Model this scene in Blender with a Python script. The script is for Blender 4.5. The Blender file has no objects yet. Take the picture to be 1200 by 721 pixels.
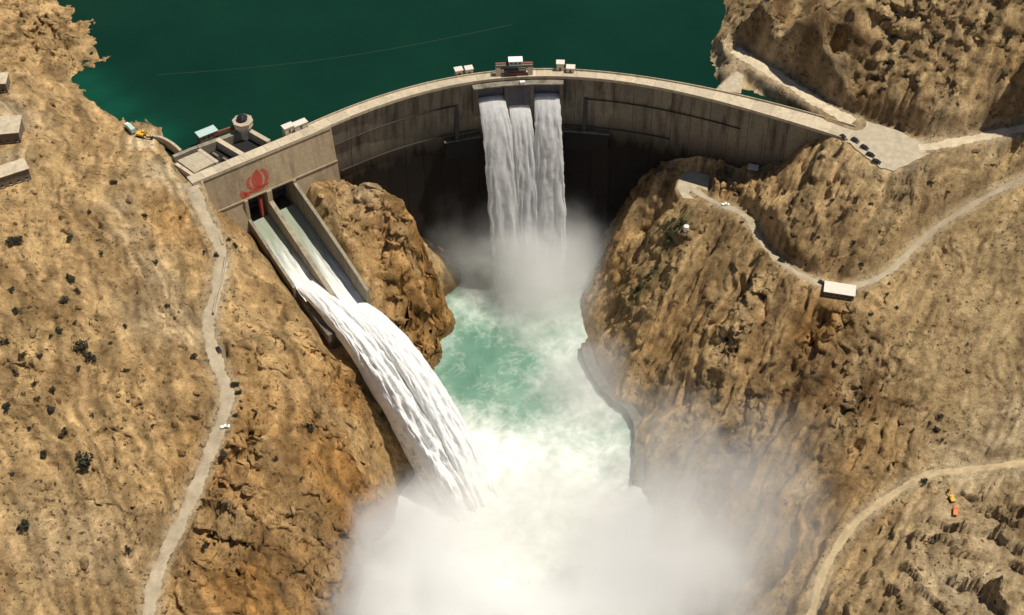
import bpy, math, random
import numpy as np
from mathutils import Vector

# ------------------------------------------------------------------ camera, sky, sun, exposure
F, DEP = 1648.0, math.radians(45)          # focal length in pixels of the 1200 px wide photograph
CAM = np.array([0.0, -706.0, 643.0])
sc = bpy.context.scene
COL = sc.collection
cam = bpy.data.cameras.new('camera'); cam.lens = F / 1200 * 36; cam.sensor_width = 36
cam.clip_start = 1; cam.clip_end = 9000
co = bpy.data.objects.new('camera', cam); COL.objects.link(co)
co.location = CAM; co.rotation_euler = (math.pi / 2 - DEP, 0, 0)
sc.camera = co

SUN_EL = math.radians(67); SUN_AZ = math.atan2(0.99, 0.12)      # from the right and behind the dam
sun_dir = Vector((math.sin(SUN_AZ) * math.cos(SUN_EL), math.cos(SUN_AZ) * math.cos(SUN_EL), math.sin(SUN_EL)))
w = bpy.data.worlds.new('World'); sc.world = w; w.use_nodes = True
sky = w.node_tree.nodes.new('ShaderNodeTexSky'); sky.sky_type = 'NISHITA'; sky.sun_disc = False
sky.sun_elevation = SUN_EL; sky.sun_rotation = SUN_AZ
bg = w.node_tree.nodes['Background']; bg.inputs['Strength'].default_value = 0.055
w.node_tree.links.new(sky.outputs[0], bg.inputs[0])
sl = bpy.data.lights.new('sun', 'SUN'); sl.energy = 4.6; sl.angle = math.radians(0.53); sl.color = (1, .94, .83)
so = bpy.data.objects.new('sun', sl); COL.objects.link(so); so.location = (200, 200, 700)
so.rotation_euler = (-sun_dir).to_track_quat('-Z', 'Y').to_euler()
sc.view_settings.view_transform = 'Standard'; sc.view_settings.look = 'None'
sc.view_settings.exposure = 0.12; sc.view_settings.gamma = 1; sc.view_settings.use_curve_mapping = False
sc.cycles.max_bounces = 16; sc.cycles.diffuse_bounces = 3; sc.cycles.volume_bounces = 12
sc.cycles.transparent_max_bounces = 24
sc.cycles.volume_step_rate = 1.0; sc.cycles.volume_max_steps = 128
sc.cycles.use_denoising = True

# ------------------------------------------------------------------ pixel -> direction -> place
_f = np.array([0, math.cos(DEP), -math.sin(DEP)]); _u = np.array([0, math.sin(DEP), math.cos(DEP)])
def ray(px, py):
    return _f + np.array([(px - 600) / F, 0, 0]) + _u * ((360.5 - py) / F)
def P(px, py, z):
    d = ray(px, py); return CAM + d * ((z - CAM[2]) / d[2])

# ------------------------------------------------------------------ noise (numpy)
rng = np.random.RandomState(7)
TAB = rng.rand(1024, 1024).astype(np.float32)
def vnoise(x, y, s=0):
    x = x + s * 37.31; y = y + s * 91.77
    xi = np.floor(x).astype(np.int64); yi = np.floor(y).astype(np.int64)
    fx = (x - xi); fy = (y - yi)
    fx = fx * fx * fx * (fx * (fx * 6 - 15) + 10); fy = fy * fy * fy * (fy * (fy * 6 - 15) + 10)
    a, b, c, d = xi & 1023, (xi + 1) & 1023, yi & 1023, (yi + 1) & 1023
    return (TAB[a, c] * (1 - fx) * (1 - fy) + TAB[b, c] * fx * (1 - fy) + TAB[a, d] * (1 - fx) * fy + TAB[b, d] * fx * fy) * 2 - 1
def fbm(x, y, o=4, s=0, g=.5):
    r = 0; a = 1
    for i in range(o):
        r = r + a * vnoise(x, y, s + i * 3); x = x * 2.03; y = y * 2.03; a *= g
    return r
def ridged(x, y, o=4, s=0, g=.5):
    r = 0; a = 1
    for i in range(o):
        r = r + a * (1 - 2 * np.abs(vnoise(x, y, s + i * 3))); x = x * 2.03; y = y * 2.03; a *= g
    return r
def worley(x, y, s=0):
    xi = np.floor(x).astype(np.int64); yi = np.floor(y).astype(np.int64)
    f1 = np.full(x.shape, 9.); f2 = np.full(x.shape, 9.); cid = np.zeros(x.shape)
    for i in (-1, 0, 1):
        for j in (-1, 0, 1):
            a = (xi + i + s * 57) & 1023; b = (yi + j + s * 131) & 1023
            dx = xi + i + TAB[a, b] - x; dy = yi + j + TAB[b, a] - y
            d = dx * dx + dy * dy
            c = d < f1
            f2 = np.where(c, f1, np.minimum(f2, d)); cid = np.where(c, TAB[(a * 7 + 3) & 1023, (b * 5 + 1) & 1023], cid)
            f1 = np.where(c, d, f1)
    return np.sqrt(f1), np.sqrt(f2), cid
def sstep(a, b, x):
    t = np.clip((x - a) / (b - a), 0, 1); return t * t * (3 - 2 * t)

# ------------------------------------------------------------------ node helpers and materials
MATS = {}
class NT:
    def __init__(s, name):
        s.m = bpy.data.materials.new(name); s.m.use_nodes = True; s.t = s.m.node_tree
        s.b = s.t.nodes['Principled BSDF']; s.out = s.t.nodes['Material Output']; MATS[name] = s.m
    def n(s, typ, **kw):
        x = s.t.nodes.new(typ)
        for k, v in kw.items():
            if hasattr(x, k) and k not in ('Scale', 'Detail'): setattr(x, k, v)
        return x
    def l(s, a, b): s.t.links.new(a, b)
    def coord(s, which='Object', scale=(1, 1, 1), rot=(0, 0, 0)):
        t = s.n('ShaderNodeTexCoord'); m = s.n('ShaderNodeMapping')
        m.inputs['Scale'].default_value = scale; m.inputs['Rotation'].default_value = rot
        s.l(t.outputs[which], m.inputs[0]); return m.outputs[0]
    def noise(s, co_, scale, detail=4, rough=.55):
        x = s.n('ShaderNodeTexNoise'); x.inputs['Scale'].default_value = scale
        x.inputs['Detail'].default_value = detail; x.inputs['Roughness'].default_value = rough
        s.l(co_, x.inputs['Vector']); return x.outputs['Fac']
    def ramp(s, fac, stops):
        r = s.n('ShaderNodeValToRGB'); e = r.color_ramp.elements
        while len(e) < len(stops): e.new(.5)
        for k, (p, c) in enumerate(stops):
            e[k].position = p; e[k].color = (c, c, c, 1) if isinstance(c, (int, float)) else (*c, 1)
        s.l(fac, r.inputs[0]); return r.outputs[0]
    def mix(s, fac, a, b, mode='MIX'):
        x = s.n('ShaderNodeMix', data_type='RGBA', blend_type=mode)
        for sock, v in ((x.inputs[0], fac), (x.inputs[6], a), (x.inputs[7], b)):
            if isinstance(v, (int, float)): sock.default_value = v
            elif isinstance(v, tuple): sock.default_value = (*v, 1)
            else: s.l(v, sock)
        return x.outputs[2]
    def math(s, op, a, b=None, c=None):
        x = s.n('ShaderNodeMath', operation=op)
        for i, v in enumerate((a, b, c)):
            if v is None: continue
            if isinstance(v, (int, float)): x.inputs[i].default_value = v
            else: s.l(v, x.inputs[i])
        return x.outputs[0]
    def bump(s, h, strength=.4, dist=.3):
        x = s.n('ShaderNodeBump'); x.inputs['Strength'].default_value = strength; x.inputs['Distance'].default_value = dist
        s.l(h, x.inputs['Height']); s.l(x.outputs[0], s.b.inputs['Normal'])

def simple(name, col, rough=.7, var=.25, scale=.6, metal=0, bump=.0):
    t = NT(name); c = t.coord()
    n = t.noise(c, scale, 5, .65)
    dark = tuple(v * (1 - var) for v in col); lite = tuple(min(1, v * (1 + var)) for v in col)
    t.l(t.ramp(n, [(.3, dark), (.7, lite)]), t.b.inputs['Base Color'])
    t.b.inputs['Roughness'].default_value = rough; t.b.inputs['Metallic'].default_value = metal
    if bump: t.bump(t.noise(c, scale * 4, 4), bump, .1)
    return t.m

def rock_material():
    t = NT('rock'); t.b.inputs['Roughness'].default_value = .95; t.b.inputs['Specular IOR Level'].default_value = .15
    a = t.n('ShaderNodeAttribute'); a.attribute_name = 'rock_tint'
    c = t.coord()
    n1 = t.noise(c, .035, 6, .62); n2 = t.noise(c, .22, 6, .7); n3 = t.noise(c, 1.1, 4, .7)
    v1 = t.ramp(n1, [(.32, (.66, .62, .56)), (.5, (1, 1, 1)), (.68, (1.22, 1.24, 1.24))])
    v2 = t.ramp(n2, [(.32, (.34, .29, .24)), (.45, (.88, .87, .85)), (.55, (1.06, 1.06, 1.06)), (.70, (1.42, 1.44, 1.46))])
    v3 = t.ramp(n3, [(.30, (.62, .60, .57)), (.5, (1, 1, 1)), (.72, (1.26, 1.26, 1.26))])
    x = t.mix(1.0, a.outputs['Color'], v1, 'MULTIPLY'); x = t.mix(.85, x, v2, 'MULTIPLY'); x = t.mix(.8, x, v3, 'MULTIPLY')
    sp = t.ramp(t.noise(c, .42, 3, .6), [(.58, 0.), (.65, 1.)]); pt = t.ramp(t.noise(c, .045, 3, .6), [(.42, 0.), (.56, .9)])
    x = t.mix(t.math('MULTIPLY', sp, pt), x, (.075, .05, .026))
    t.l(x, t.b.inputs['Base Color'])
    h = t.math('ADD', t.noise(c, .45, 9, .78), t.math('MULTIPLY', t.noise(c, 1.9, 6, .75), .6))
    t.bump(h, 1.0, 2.2)
    return t.m
rock_material()

def concrete(name, col, stain=(.05, .042, .034), lo=.42, hi=.62, streak=True, z_wet_shade=None):
    t = NT(name); t.b.inputs['Roughness'].default_value = .85
    t.b.inputs['Specular IOR Level'].default_value = .2
    c = t.coord(); cs = t.coord(scale=(.22, .22, .025))
    n = t.noise(c, .5, 6, .65); st = t.noise(cs, 1.0, 6, .6)
    x = t.ramp(n, [(.3, tuple(v * .8 for v in col)), (.7, tuple(min(1, v * 1.15) for v in col))])
    if streak:
        m = t.ramp(st, [(lo, 0.0), (hi, .85)])
        x = t.mix(m, x, stain)
    if z_wet_shade:  # darker low on the dam: wet concrete and painted canyon shade together
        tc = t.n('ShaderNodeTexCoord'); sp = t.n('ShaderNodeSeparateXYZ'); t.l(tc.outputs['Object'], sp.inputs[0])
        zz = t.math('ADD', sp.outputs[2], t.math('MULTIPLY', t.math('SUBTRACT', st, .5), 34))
        mr = t.n('ShaderNodeMapRange'); mr.inputs[1].default_value = z_wet_shade[0]; mr.inputs[2].default_value = z_wet_shade[1]
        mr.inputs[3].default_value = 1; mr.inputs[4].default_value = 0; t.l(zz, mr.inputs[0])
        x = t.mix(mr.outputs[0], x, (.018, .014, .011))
    oi = t.n('ShaderNodeObjectInfo')
    r = t.ramp(oi.outputs['Random'], [(0, (.86, .86, .86)), (1, (1.1, 1.09, 1.07))])
    x = t.mix(1.0, x, r, 'MULTIPLY')
    t.l(x, t.b.inputs['Base Color'])
    t.bump(t.noise(c, 2.0, 4), .25, .1)
    return t.m
concrete('arch_concrete', (.225, .198, .152), lo=.46, hi=.7, z_wet_shade=(90, 112))
concrete('crest_concrete', (.50, .42, .30), stain=(.3, .24, .16), lo=.5, hi=.8)
concrete('wall_concrete', (.40, .315, .205), stain=(.19, .14, .085), lo=.5, hi=.8)
concrete('chute_concrete', (.29, .25, .18), stain=(.12, .105, .08), lo=.45, hi=.75)
concrete('wet_concrete', (.17, .15, .12), stain=(.06, .055, .045), lo=.4, hi=.65)
concrete('gate_concrete', (.13, .125, .14), stain=(.05, .048, .055), lo=.5, hi=.8)
simple('walkway_steel', (.05, .042, .032), .7)
simple('dark_steel', (.022, .02, .018), .6)
simple('recess_shade', (.007, .0065, .006), .9)  # near-black: shade of pits and recesses put into the colour
simple('gate_steel', (.045, .05, .075), .5)
simple('red_paint', (.45, .075, .045), .6, .3, 1.2)
simple('white_paint', (.78, .77, .72), .5, .08)
simple('roof_white', (.62, .57, .48), .6, .1)
simple('roof_teal', (.42, .55, .50), .5, .12)
simple('building_wall', (.16, .125, .09), .8, .2)
simple('window_dark', (.012, .011, .01), .2)
simple('yellow_paint', (.72, .40, .03), .45, .12)
simple('orange_paint', (.75, .16, .02), .45, .12)
simple('black_paint', (.014, .013, .013), .35, .2)
simple('rubber', (.012, .012, .012), .9)
simple('boom_float', (.022, .045, .032), .7)
simple('tower_cream', (.66, .58, .44), .7, .12)
simple('bark', (.09, .06, .035), .9)
simple('rust_steel', (.20, .075, .04), .8)
def road_mat():
    t = NT('gravel_road'); t.b.inputs['Roughness'].default_value = .95
    c = t.coord(); n = t.noise(c, .12, 6, .65); n2 = t.noise(c, 1.2, 5, .7)
    x = t.ramp(n, [(.3, (.29, .235, .155)), (.7, (.47, .39, .275))])
    x = t.mix(.6, x, t.ramp(n2, [(.3, (.75, .74, .72)), (.7, (1.2, 1.2, 1.2))]), 'MULTIPLY')
    t.l(x, t.b.inputs['Base Color']); t.bump(n2, .5, .15)
road_mat()
simple('track_dirt', (.44, .335, .19), .95, .25, .2, bump=.4)
simple('bright_gravel', (.52, .43, .29), .95, .25, .22, bump=.4)
simple('pad_gravel', (.40, .34, .24), .95, .22, .25, bump=.3)
def leaf_mat(name, col):
    t = NT(name); oi = t.n('ShaderNodeObjectInfo'); c = t.coord(); n = t.noise(c, 1.4, 3)
    x = t.ramp(n, [(.3, tuple(v * .6 for v in col)), (.7, tuple(v * 1.35 for v in col))])
    t.l(x, t.b.inputs['Base Color']); t.b.inputs['Roughness'].default_value = .8
leaf_mat('foliage_dark', (.034, .032, .014)); leaf_mat('foliage_green', (.055, .07, .02))

def lake_mat():
    t = NT('lake_water'); c = t.coord()
    a = t.n('ShaderNodeAttribute'); a.attribute_name = 'shallow'
    n = t.noise(c, .012, 4)
    deep = t.ramp(n, [(.35, (.0036, .024, .0150)), (.65, (.005, .031, .019))])
    x = t.mix(a.outputs['Fac'], deep, (.006, .075, .045))
    t.l(x, t.b.inputs['Base Color']); t.b.inputs['Roughness'].default_value = .22
    t.b.inputs['IOR'].default_value = 1.33; t.b.inputs['Specular IOR Level'].default_value = .08
    t.bump(t.noise(t.coord(scale=(1, 1.6, 1)), .5, 5, .6), .12, .3)
lake_mat()

def pool_mat():
    t = NT('pool_water'); c = t.coord()
    a = t.n('ShaderNodeAttribute'); a.attribute_name = 'foam'
    n = t.noise(c, .045, 9, .68); wv = t.noise(c, .012, 3)
    f = t.math('ADD', a.outputs['Fac'], t.math('MULTIPLY', t.math('SUBTRACT', n, .5), .9))
    dn = t.n('ShaderNodeTexNoise'); dn.inputs['Scale'].default_value = .05; dn.inputs['Detail'].default_value = 3; t.l(c, dn.inputs['Vector'])
    wp = t.n('ShaderNodeVectorMath', operation='MULTIPLY_ADD'); t.l(dn.outputs['Color'], wp.inputs[0]); wp.inputs[1].default_value = (26, 26, 0); t.l(c, wp.inputs[2])
    ln = t.noise(wp.outputs[0], .085, 7, .62)
    lace = t.ramp(t.math('ABSOLUTE', t.math('SUBTRACT', ln, .5)), [(.0, .13), (.045, .04), (.10, 0.)])
    f = t.math('ADD', f, lace)
    m = t.ramp(f, [(.22, 0.), (.5, .45), (.85, 1.)])
    green = t.ramp(wv, [(.35, (.105, .225, .160)), (.65, (.25, .37, .29))])
    x = t.mix(m, green, t.ramp(t.noise(c, .11, 6, .7), [(.3, (.58, .62, .56)), (.62, (.82, .82, .77))]))
    t.l(x, t.b.inputs['Base Color']); t.b.inputs['Roughness'].default_value = .5
    t.b.inputs['IOR'].default_value = 1.33
    t.bump(t.noise(c, .35, 8, .7), .6, .8)
pool_mat()

def white_water(name, sx, sy, lo, hi, col=(.84, .85, .83), start=None, transl=.35):
    """falling aerated water: white scattering strands, ragged and torn towards its edges (uv: across, along)"""
    t = NT(name); uv = t.n('ShaderNodeUVMap'); mp = t.n('ShaderNodeMapping')
    mp.inputs['Scale'].default_value = (sx, sy, 1); t.l(uv.outputs[0], mp.inputs[0])
    n = t.noise(mp.outputs[0], 1.0, 6, .62)
    c = t.coord(); n2 = t.noise(c, .9, 5, .7)
    cc = t.ramp(n, [(.3, tuple(v * .80 for v in col)), (.62, col)])
    cc = t.mix(.5, cc, t.ramp(n2, [(.3, (.8, .8, .8)), (.65, (1.05, 1.05, 1.05))]), 'MULTIPLY')
    if start:      # glassy water that whitens as it takes in air down the channel
        su = t.n('ShaderNodeSeparateXYZ'); t.l(uv.outputs[0], su.inputs[0])
        k0 = t.math('ADD', su.outputs[1], t.math('MULTIPLY', t.math('SUBTRACT', n, .5), .9))
        cc = t.mix(t.ramp(k0, [(.25, 0.), (.8, 1.)]), start, cc)
    df = t.n('ShaderNodeBsdfDiffuse'); tr = t.n('ShaderNodeBsdfTranslucent')
    t.l(cc, df.inputs[0]); t.l(cc, tr.inputs[0])
    bp = t.n('ShaderNodeBump'); bp.inputs['Strength'].default_value = .45; bp.inputs['Distance'].default_value = .8
    t.l(t.math('ADD', n, t.math('MULTIPLY', n2, .6)), bp.inputs['Height'])
    t.l(bp.outputs[0], df.inputs['Normal'])
    ms = t.n('ShaderNodeMixShader'); ms.inputs[0].default_value = transl
    t.l(df.outputs[0], ms.inputs[1]); t.l(tr.outputs[0], ms.inputs[2])
    a = t.n('ShaderNodeAttribute'); a.attribute_name = 'torn'
    k = t.math('ADD', n, t.math('MULTIPLY', n2, .5))
    al = t.ramp(t.math('SUBTRACT', t.math('ADD', k, .55), a.outputs['Fac']), [(lo, 0.), (hi, 1.)])
    tp = t.n('ShaderNodeBsdfTransparent'); m2 = t.n('ShaderNodeMixShader')
    t.l(al, m2.inputs[0]); t.l(tp.outputs[0], m2.inputs[1]); t.l(ms.outputs[0], m2.inputs[2])
    t.l(m2.outputs[0], t.out.inputs['Surface'])
    t.t.nodes.remove(t.b)
    return t.m
white_water('fall_water', 16, 16.0, .38, .75, col=(.995, .99, .975), transl=.55)
white_water('jet_water', 14, 36.0, .34, .72, col=(.95, .945, .92), transl=.2)
white_water('chute_flow', 5, 3.0, .0, .02, col=(.9, .9, .86), start=(.30, .33, .25), transl=.1)

def spray_mat(name, dens, nscale, lo, hi, soft=1.0, col=(.985, .98, .965)):
    """spray: droplets scattering light, thinning to nothing at the edge of the cloud"""
    t = NT(name); t.t.nodes.remove(t.b)
    tc = t.n('ShaderNodeTexCoord')
    ln = t.n('ShaderNodeVectorMath', operation='LENGTH'); t.l(tc.outputs['Object'], ln.inputs[0])
    fall = t.math('SUBTRACT', 1.0, ln.outputs['Value'])
    g = t.n('ShaderNodeNewGeometry')
    n = t.noise(g.outputs['Position'], nscale, 7, .62)
    k = t.math('ADD', t.math('MULTIPLY', fall, soft), t.math('MULTIPLY', t.math('SUBTRACT', n, .5), 3.0))
    mr = t.n('ShaderNodeMapRange'); mr.interpolation_type = 'SMOOTHSTEP'
    mr.inputs[1].default_value = lo; mr.inputs[2].default_value = hi; t.l(k, mr.inputs[0])
    edge = t.n('ShaderNodeMapRange'); edge.interpolation_type = 'SMOOTHSTEP'; edge.inputs[1].default_value = 0; edge.inputs[2].default_value = .7; t.l(fall, edge.inputs[0])
    d = t.math('MULTIPLY', t.math('MULTIPLY', mr.outputs[0], edge.outputs[0]), dens)
    v = t.n('ShaderNodeVolumePrincipled'); v.inputs['Color'].default_value = (*col, 1)
    v.inputs['Anisotropy'].default_value = 0.15; t.l(d, v.inputs['Density'])
    t.l(v.outputs[0], t.out.inputs['Volume'])
    return t.m
spray_mat('spray_dense', .062, .034, .05, 1.0, 1.3, col=(.9995, .9985, .994))
spray_mat('spray_fall', .055, .034, .0, 1.0, 1.4, col=(.999, .997, .99))
spray_mat('spray_thin', .022, .020, .1, .9, 1.25)

# ------------------------------------------------------------------ object helpers
def tag(o, label=None, cat=None, group=None, kind=None):
    for k, v in (('label', label), ('category', cat), ('group', group), ('kind', kind)):
        if v: o[k] = v
    return o
def empty(name, loc, rz=0):
    o = bpy.data.objects.new(name, None); COL.objects.link(o); o.location = loc; o.rotation_euler = (0, 0, rz)
    o.empty_display_size = 2; return o
def link(name, me, mat, parent=None):
    o = bpy.data.objects.new(name, me); COL.objects.link(o)
    if mat: me.materials.append(MATS[mat])
    if parent: o.parent = parent
    return o
class MB:
    def __init__(s): s.v = []; s.f = []
    def add(s, v, f):
        k = len(s.v); s.v += [tuple(map(float, p)) for p in v]; s.f += [tuple(i + k for i in q) for q in f]; return s
    def prism(s, poly, z0, z1):
        """poly counter-clockwise xy; z0/z1 number or one per corner"""
        n = len(poly)
        a = [z0] * n if np.isscalar(z0) else z0; b = [z1] * n if np.isscalar(z1) else z1
        v = [(p[0], p[1], a[i]) for i, p in enumerate(poly)] + [(p[0], p[1], b[i]) for i, p in enumerate(poly)]
        f = [tuple(range(n - 1, -1, -1)), tuple(range(n, 2 * n))] + [(i, (i + 1) % n, n + (i + 1) % n, n + i) for i in range(n)]
        return s.add(v, f)
    def box(s, x0, x1, y0, y1, z0, z1): return s.prism([(x0, y0), (x1, y0), (x1, y1), (x0, y1)], z0, z1)
    def bar(s, a, b, r=.1, n=6):
        a = Vector(a); b = Vector(b); d = (b - a).normalized(); q = d.to_track_quat('Z', 'Y')
        ring = [q @ Vector((r * math.cos(2 * math.pi * i / n), r * math.sin(2 * math.pi * i / n), 0)) for i in range(n)]
        v = [a + p for p in ring] + [b + p for p in ring]
        return s.add(v, [tuple(range(n - 1, -1, -1)), tuple(range(n, 2 * n))] + [(i, (i + 1) % n, n + (i + 1) % n, n + i) for i in range(n)])
    def lathe(s, prof, n=12, ax=0, ay=0):
        v = [(ax + r * math.cos(2 * math.pi * i / n), ay + r * math.sin(2 * math.pi * i / n), z) for r, z in prof for i in range(n)]
        f = [(k * n + i, k * n + (i + 1) % n, (k + 1) * n + (i + 1) % n, (k + 1) * n + i) for k in range(len(prof) - 1) for i in range(n)]
        f += [tuple(range(n - 1, -1, -1)), tuple((len(prof) - 1) * n + i for i in range(n))]
        return s.add(v, f)
    def wheel(s, x, y, z, r, wd, n=12):
        v = [(x + r * math.cos(2 * math.pi * i / n), y + k * wd / 2, z + r * math.sin(2 * math.pi * i / n)) for k in (-1, 1) for i in range(n)]
        return s.add(v, [tuple(range(n)), tuple(range(2 * n - 1, n - 1, -1))] + [((i + 1) % n, i, n + i, n + (i + 1) % n) for i in range(n)])
    def build(s, name, mat, parent=None, smooth=False, bevel=0):
        me = bpy.data.meshes.new(name); me.from_pydata(s.v, [], s.f); me.update()
        if smooth: me.shade_smooth()
        o = link(name, me, mat, parent)
        if bevel:
            m = o.modifiers.new('bevel', 'BEVEL'); m.width = bevel; m.segments = 2; m.limit_method = 'ANGLE'
        return o
def grid_mesh(name, V, nu, nv, mat, parent=None, closed_u=False, uv=None, attrs=None, smooth=True):
    """V: (nv*nu,3) array in rows of nu"""
    me = bpy.data.meshes.new(name)
    i = np.arange(nu if closed_u else nu - 1); j = np.arange(nv - 1)
    I, J = np.meshgrid(i, j); I2 = (I + 1) % nu
    fa = np.stack([J * nu + I, J * nu + I2, (J + 1) * nu + I2, (J + 1) * nu + I], -1).reshape(-1, 4)
    me.vertices.add(len(V)); me.vertices.foreach_set('co', np.ascontiguousarray(V, np.float32).ravel())
    me.loops.add(fa.size); me.loops.foreach_set('vertex_index', fa.ravel().astype(np.int32))
    me.polygons.add(len(fa)); me.polygons.foreach_set('loop_start', np.arange(0, fa.size, 4, dtype=np.int32))
    me.polygons.foreach_set('loop_total', np.full(len(fa), 4, np.int32))
    me.update(calc_edges=True)
    if uv is not None:
        l = me.uv_layers.new(name='UVMap'); l.data.foreach_set('uv', np.ascontiguousarray(uv[fa.ravel()], np.float32).ravel())
    for k, a in (attrs or {}).items():
        if a.ndim == 1:
            at = me.attributes.new(k, 'FLOAT', 'POINT'); at.data.foreach_set('value', np.ascontiguousarray(a, np.float32))
        else:
            at = me.attributes.new(k, 'FLOAT_COLOR', 'POINT')
            at.data.foreach_set('color', np.ascontiguousarray(np.c_[a, np.ones(len(a))], np.float32).ravel())
    if smooth: me.shade_smooth()
    return link(name, me, mat, parent)

# ------------------------------------------------------------------ layout of the structures
W0 = np.array([-173.0, -98.2]); Wd = np.array([.812, .583]); Wo = np.array([.583, -.812])   # straight headworks: along / outward
def wl(a, o): return W0 + Wd * a + Wo * o
FLOOR = lambda o: 96 - (o - 8) * .27 + max(0, (o - 78)) ** 2 * .012     # chute floor height against distance out
CH_END = 98.0

crest_px = [(352, 157.5), (400, 137), (450, 117.5), (495, 104), (540, 95), (590, 88.5), (640, 86.5), (690, 88.5), (740, 93.5), (780, 100), (820, 108.5), (860, 118), (900, 128), (945, 141), (992, 155)]
cw = np.array([P(a, b, 140)[:2] for a, b in crest_px])
pf = np.polyfit(cw[:, 0] / 100, cw[:, 1], 5)
xs = np.linspace(-116, 196, 2001); ys = np.polyval(pf, xs / 100)
sl_ = np.r_[0, np.cumsum(np.hypot(np.diff(xs), np.diff(ys)))]
CL = sl_[-1]
def crest(s):
    x = np.interp(s, sl_, xs); y = np.interp(s, sl_, ys)
    d = np.polyval(np.polyder(pf), x / 100) / 100; n = np.array([d, -1.0]) / math.hypot(d, 1)
    return np.array([x, y]), n           # point, outward (downstream) normal
def s_at_px(px):
    return float(np.interp(P(px, 92, 140)[0], xs, sl_))

# ------------------------------------------------------------------ terrain: heights at places read off the photograph
shore_l = [(62, -8), (70, 12), (85, 30), (96, 48), (103, 63), (92, 76), (80, 92), (100, 115), (125, 132), (148, 150), (172, 160), (195, 164)]
shore_r = [(846, -8), (852, 14), (846, 32), (838, 46), (834, 62), (842, 78), (848, 98)]
pts = [(a, b, 134.3) for a, b in shore_l + shore_r]
pts += [(0,0,152),(40,10,144),(40,40,148),(60,70,145),(20,90,159),(60,120,151),(100,140,145),(130,170,144),(165,185,141),(190,188,140),(205,212,139.6),
 (0,150,165),(0,235,162),(60,200,155),(120,230,148),(170,240,143),(200,260,138),(228,300,130),
 (0,350,158),(60,300,152),(100,350,145),(150,330,140),(200,350,128),(220,400,119),(0,450,150),(60,450,142),(120,450,134),(180,450,124),(230,470,112),
 (0,550,140),(80,550,128),(150,560,115),(200,540,106),(0,640,130),(80,650,115),(140,660,101),(0,721,122),(80,721,107),(130,721,94),
 (-80,200,178),(-80,500,165),(-80,721,150),(-80,0,168),
 (280,300,119),(288,350,112),(290,400,110),(300,450,104),(290,500,101),(275,550,97),(260,600,93),(235,650,89),(215,721,84),
 (330,450,96),(330,520,90),(320,580,84),(300,640,78),(270,721,73),(380,520,72),(380,580,62),(360,640,58),(330,721,52),
 (420,560,45),(415,620,30),(400,660,28),(385,721,18),(450,560,14),(468,580,-2),(440,640,-2),(425,690,-2),(405,745,-2),
 (268,262,112),(285,285,109),(305,300,104),(330,340,97),(358,378,88),(385,410,76),(408,450,62),(428,490,48),(448,530,25),
 (450,430,30),(480,470,8),(500,500,-4),(520,545,-8),
 (398,232,103),(430,220,108),(462,232,104),(484,255,94),(440,262,98),(415,262,92),(440,300,84),(470,300,82),(494,290,74),(506,312,50),(511,338,20),(519,362,-3),
 (500,350,45),(470,350,60),(455,345,66),(484,390,28),(508,400,3),(520,430,-5),(505,440,2),(545,480,-6),
 (990,160,138.5),(950,169,129),(930,181,116),(900,190,101),(860,194,92),(838,198,88),(800,203,85),(812,222,85),(790,213,81),(760,226,70),(738,246,58),(718,280,38),(704,310,14),(692,335,-2),
 (770,270,66),(750,310,45),(728,350,28),(700,375,5),(682,400,-2),(722,400,18),(760,380,40),(800,330,62),(840,290,78),(870,330,76),(820,400,55),(772,430,32),(735,452,14),
 (705,447,-2),(742,490,-2),(744,545,-2),(770,500,14),(800,470,30),(850,450,48),(900,400,66),(930,360,82),
 (960,385,80),(1000,400,80),(950,440,64),(900,480,46),(850,520,26),(800,550,13),(775,570,5),(750,600,-2),(770,680,-2),(790,745,-2),
 (1000,480,60),(950,520,46),(900,560,28),(850,600,14),(1000,540,50),(940,600,30),(880,660,13),(820,650,4),(850,721,4),(910,721,15),
 (1000,205,136),(962,176,131),(988,176,138),(920,230,106),(880,225,96),(900,262,97),(960,260,112),(1000,260,119),(960,305,99),(1010,300,106),(1050,260,122),(1040,222,132),(1100,205,136),(1080,240,126),(1150,190,139),(1200,170,143),
 (1050,345,92),(1100,320,98),(1150,290,109),(1200,260,121),(1100,400,82),(1150,380,92),(1200,350,102),(1060,420,76),(1100,470,68),(1150,460,75),(1200,440,84),(1040,480,64),(1060,530,58),(1100,540,55),(1150,540,58),(1200,530,65),
 (1130,570,54),(1200,580,58),(1080,600,50),(1050,640,44),(1120,640,52),(1200,640,56),(1020,700,38),(1080,700,46),(1150,690,52),(1200,721,56),(980,721,28),(1280,300,130),(1280,500,90),(1280,721,75),
 (850,52,145),(870,68,145),(850,84,140),(905,84,143.5),(900,108,137),(940,126,138),(970,140,139),(1040,165,139.6),(1070,180,139.6),(1020,190,139.3),(1060,200,139),(1100,172,141),(1150,160,144),(1200,148,148),
 (905,52,145.2),(940,74,144.4),(965,92,143.4),(990,108,142.5),(1020,130,141.5),(1055,152,141),(870,5,152),(885,0,160),(910,2,176),(946,12,182),(972,28,183),(997,60,172),(1027,96,162),(1056,126,152),(960,0,190),(1000,18,188),(1050,60,170),(1080,120,157),(1100,60,178),(1150,100,166),(1200,118,162),(1200,40,188),(1100,0,198),(1200,0,208),(1280,100,186),(1280,0,230)]
cpts = [P(*p) for p in pts]
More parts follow.
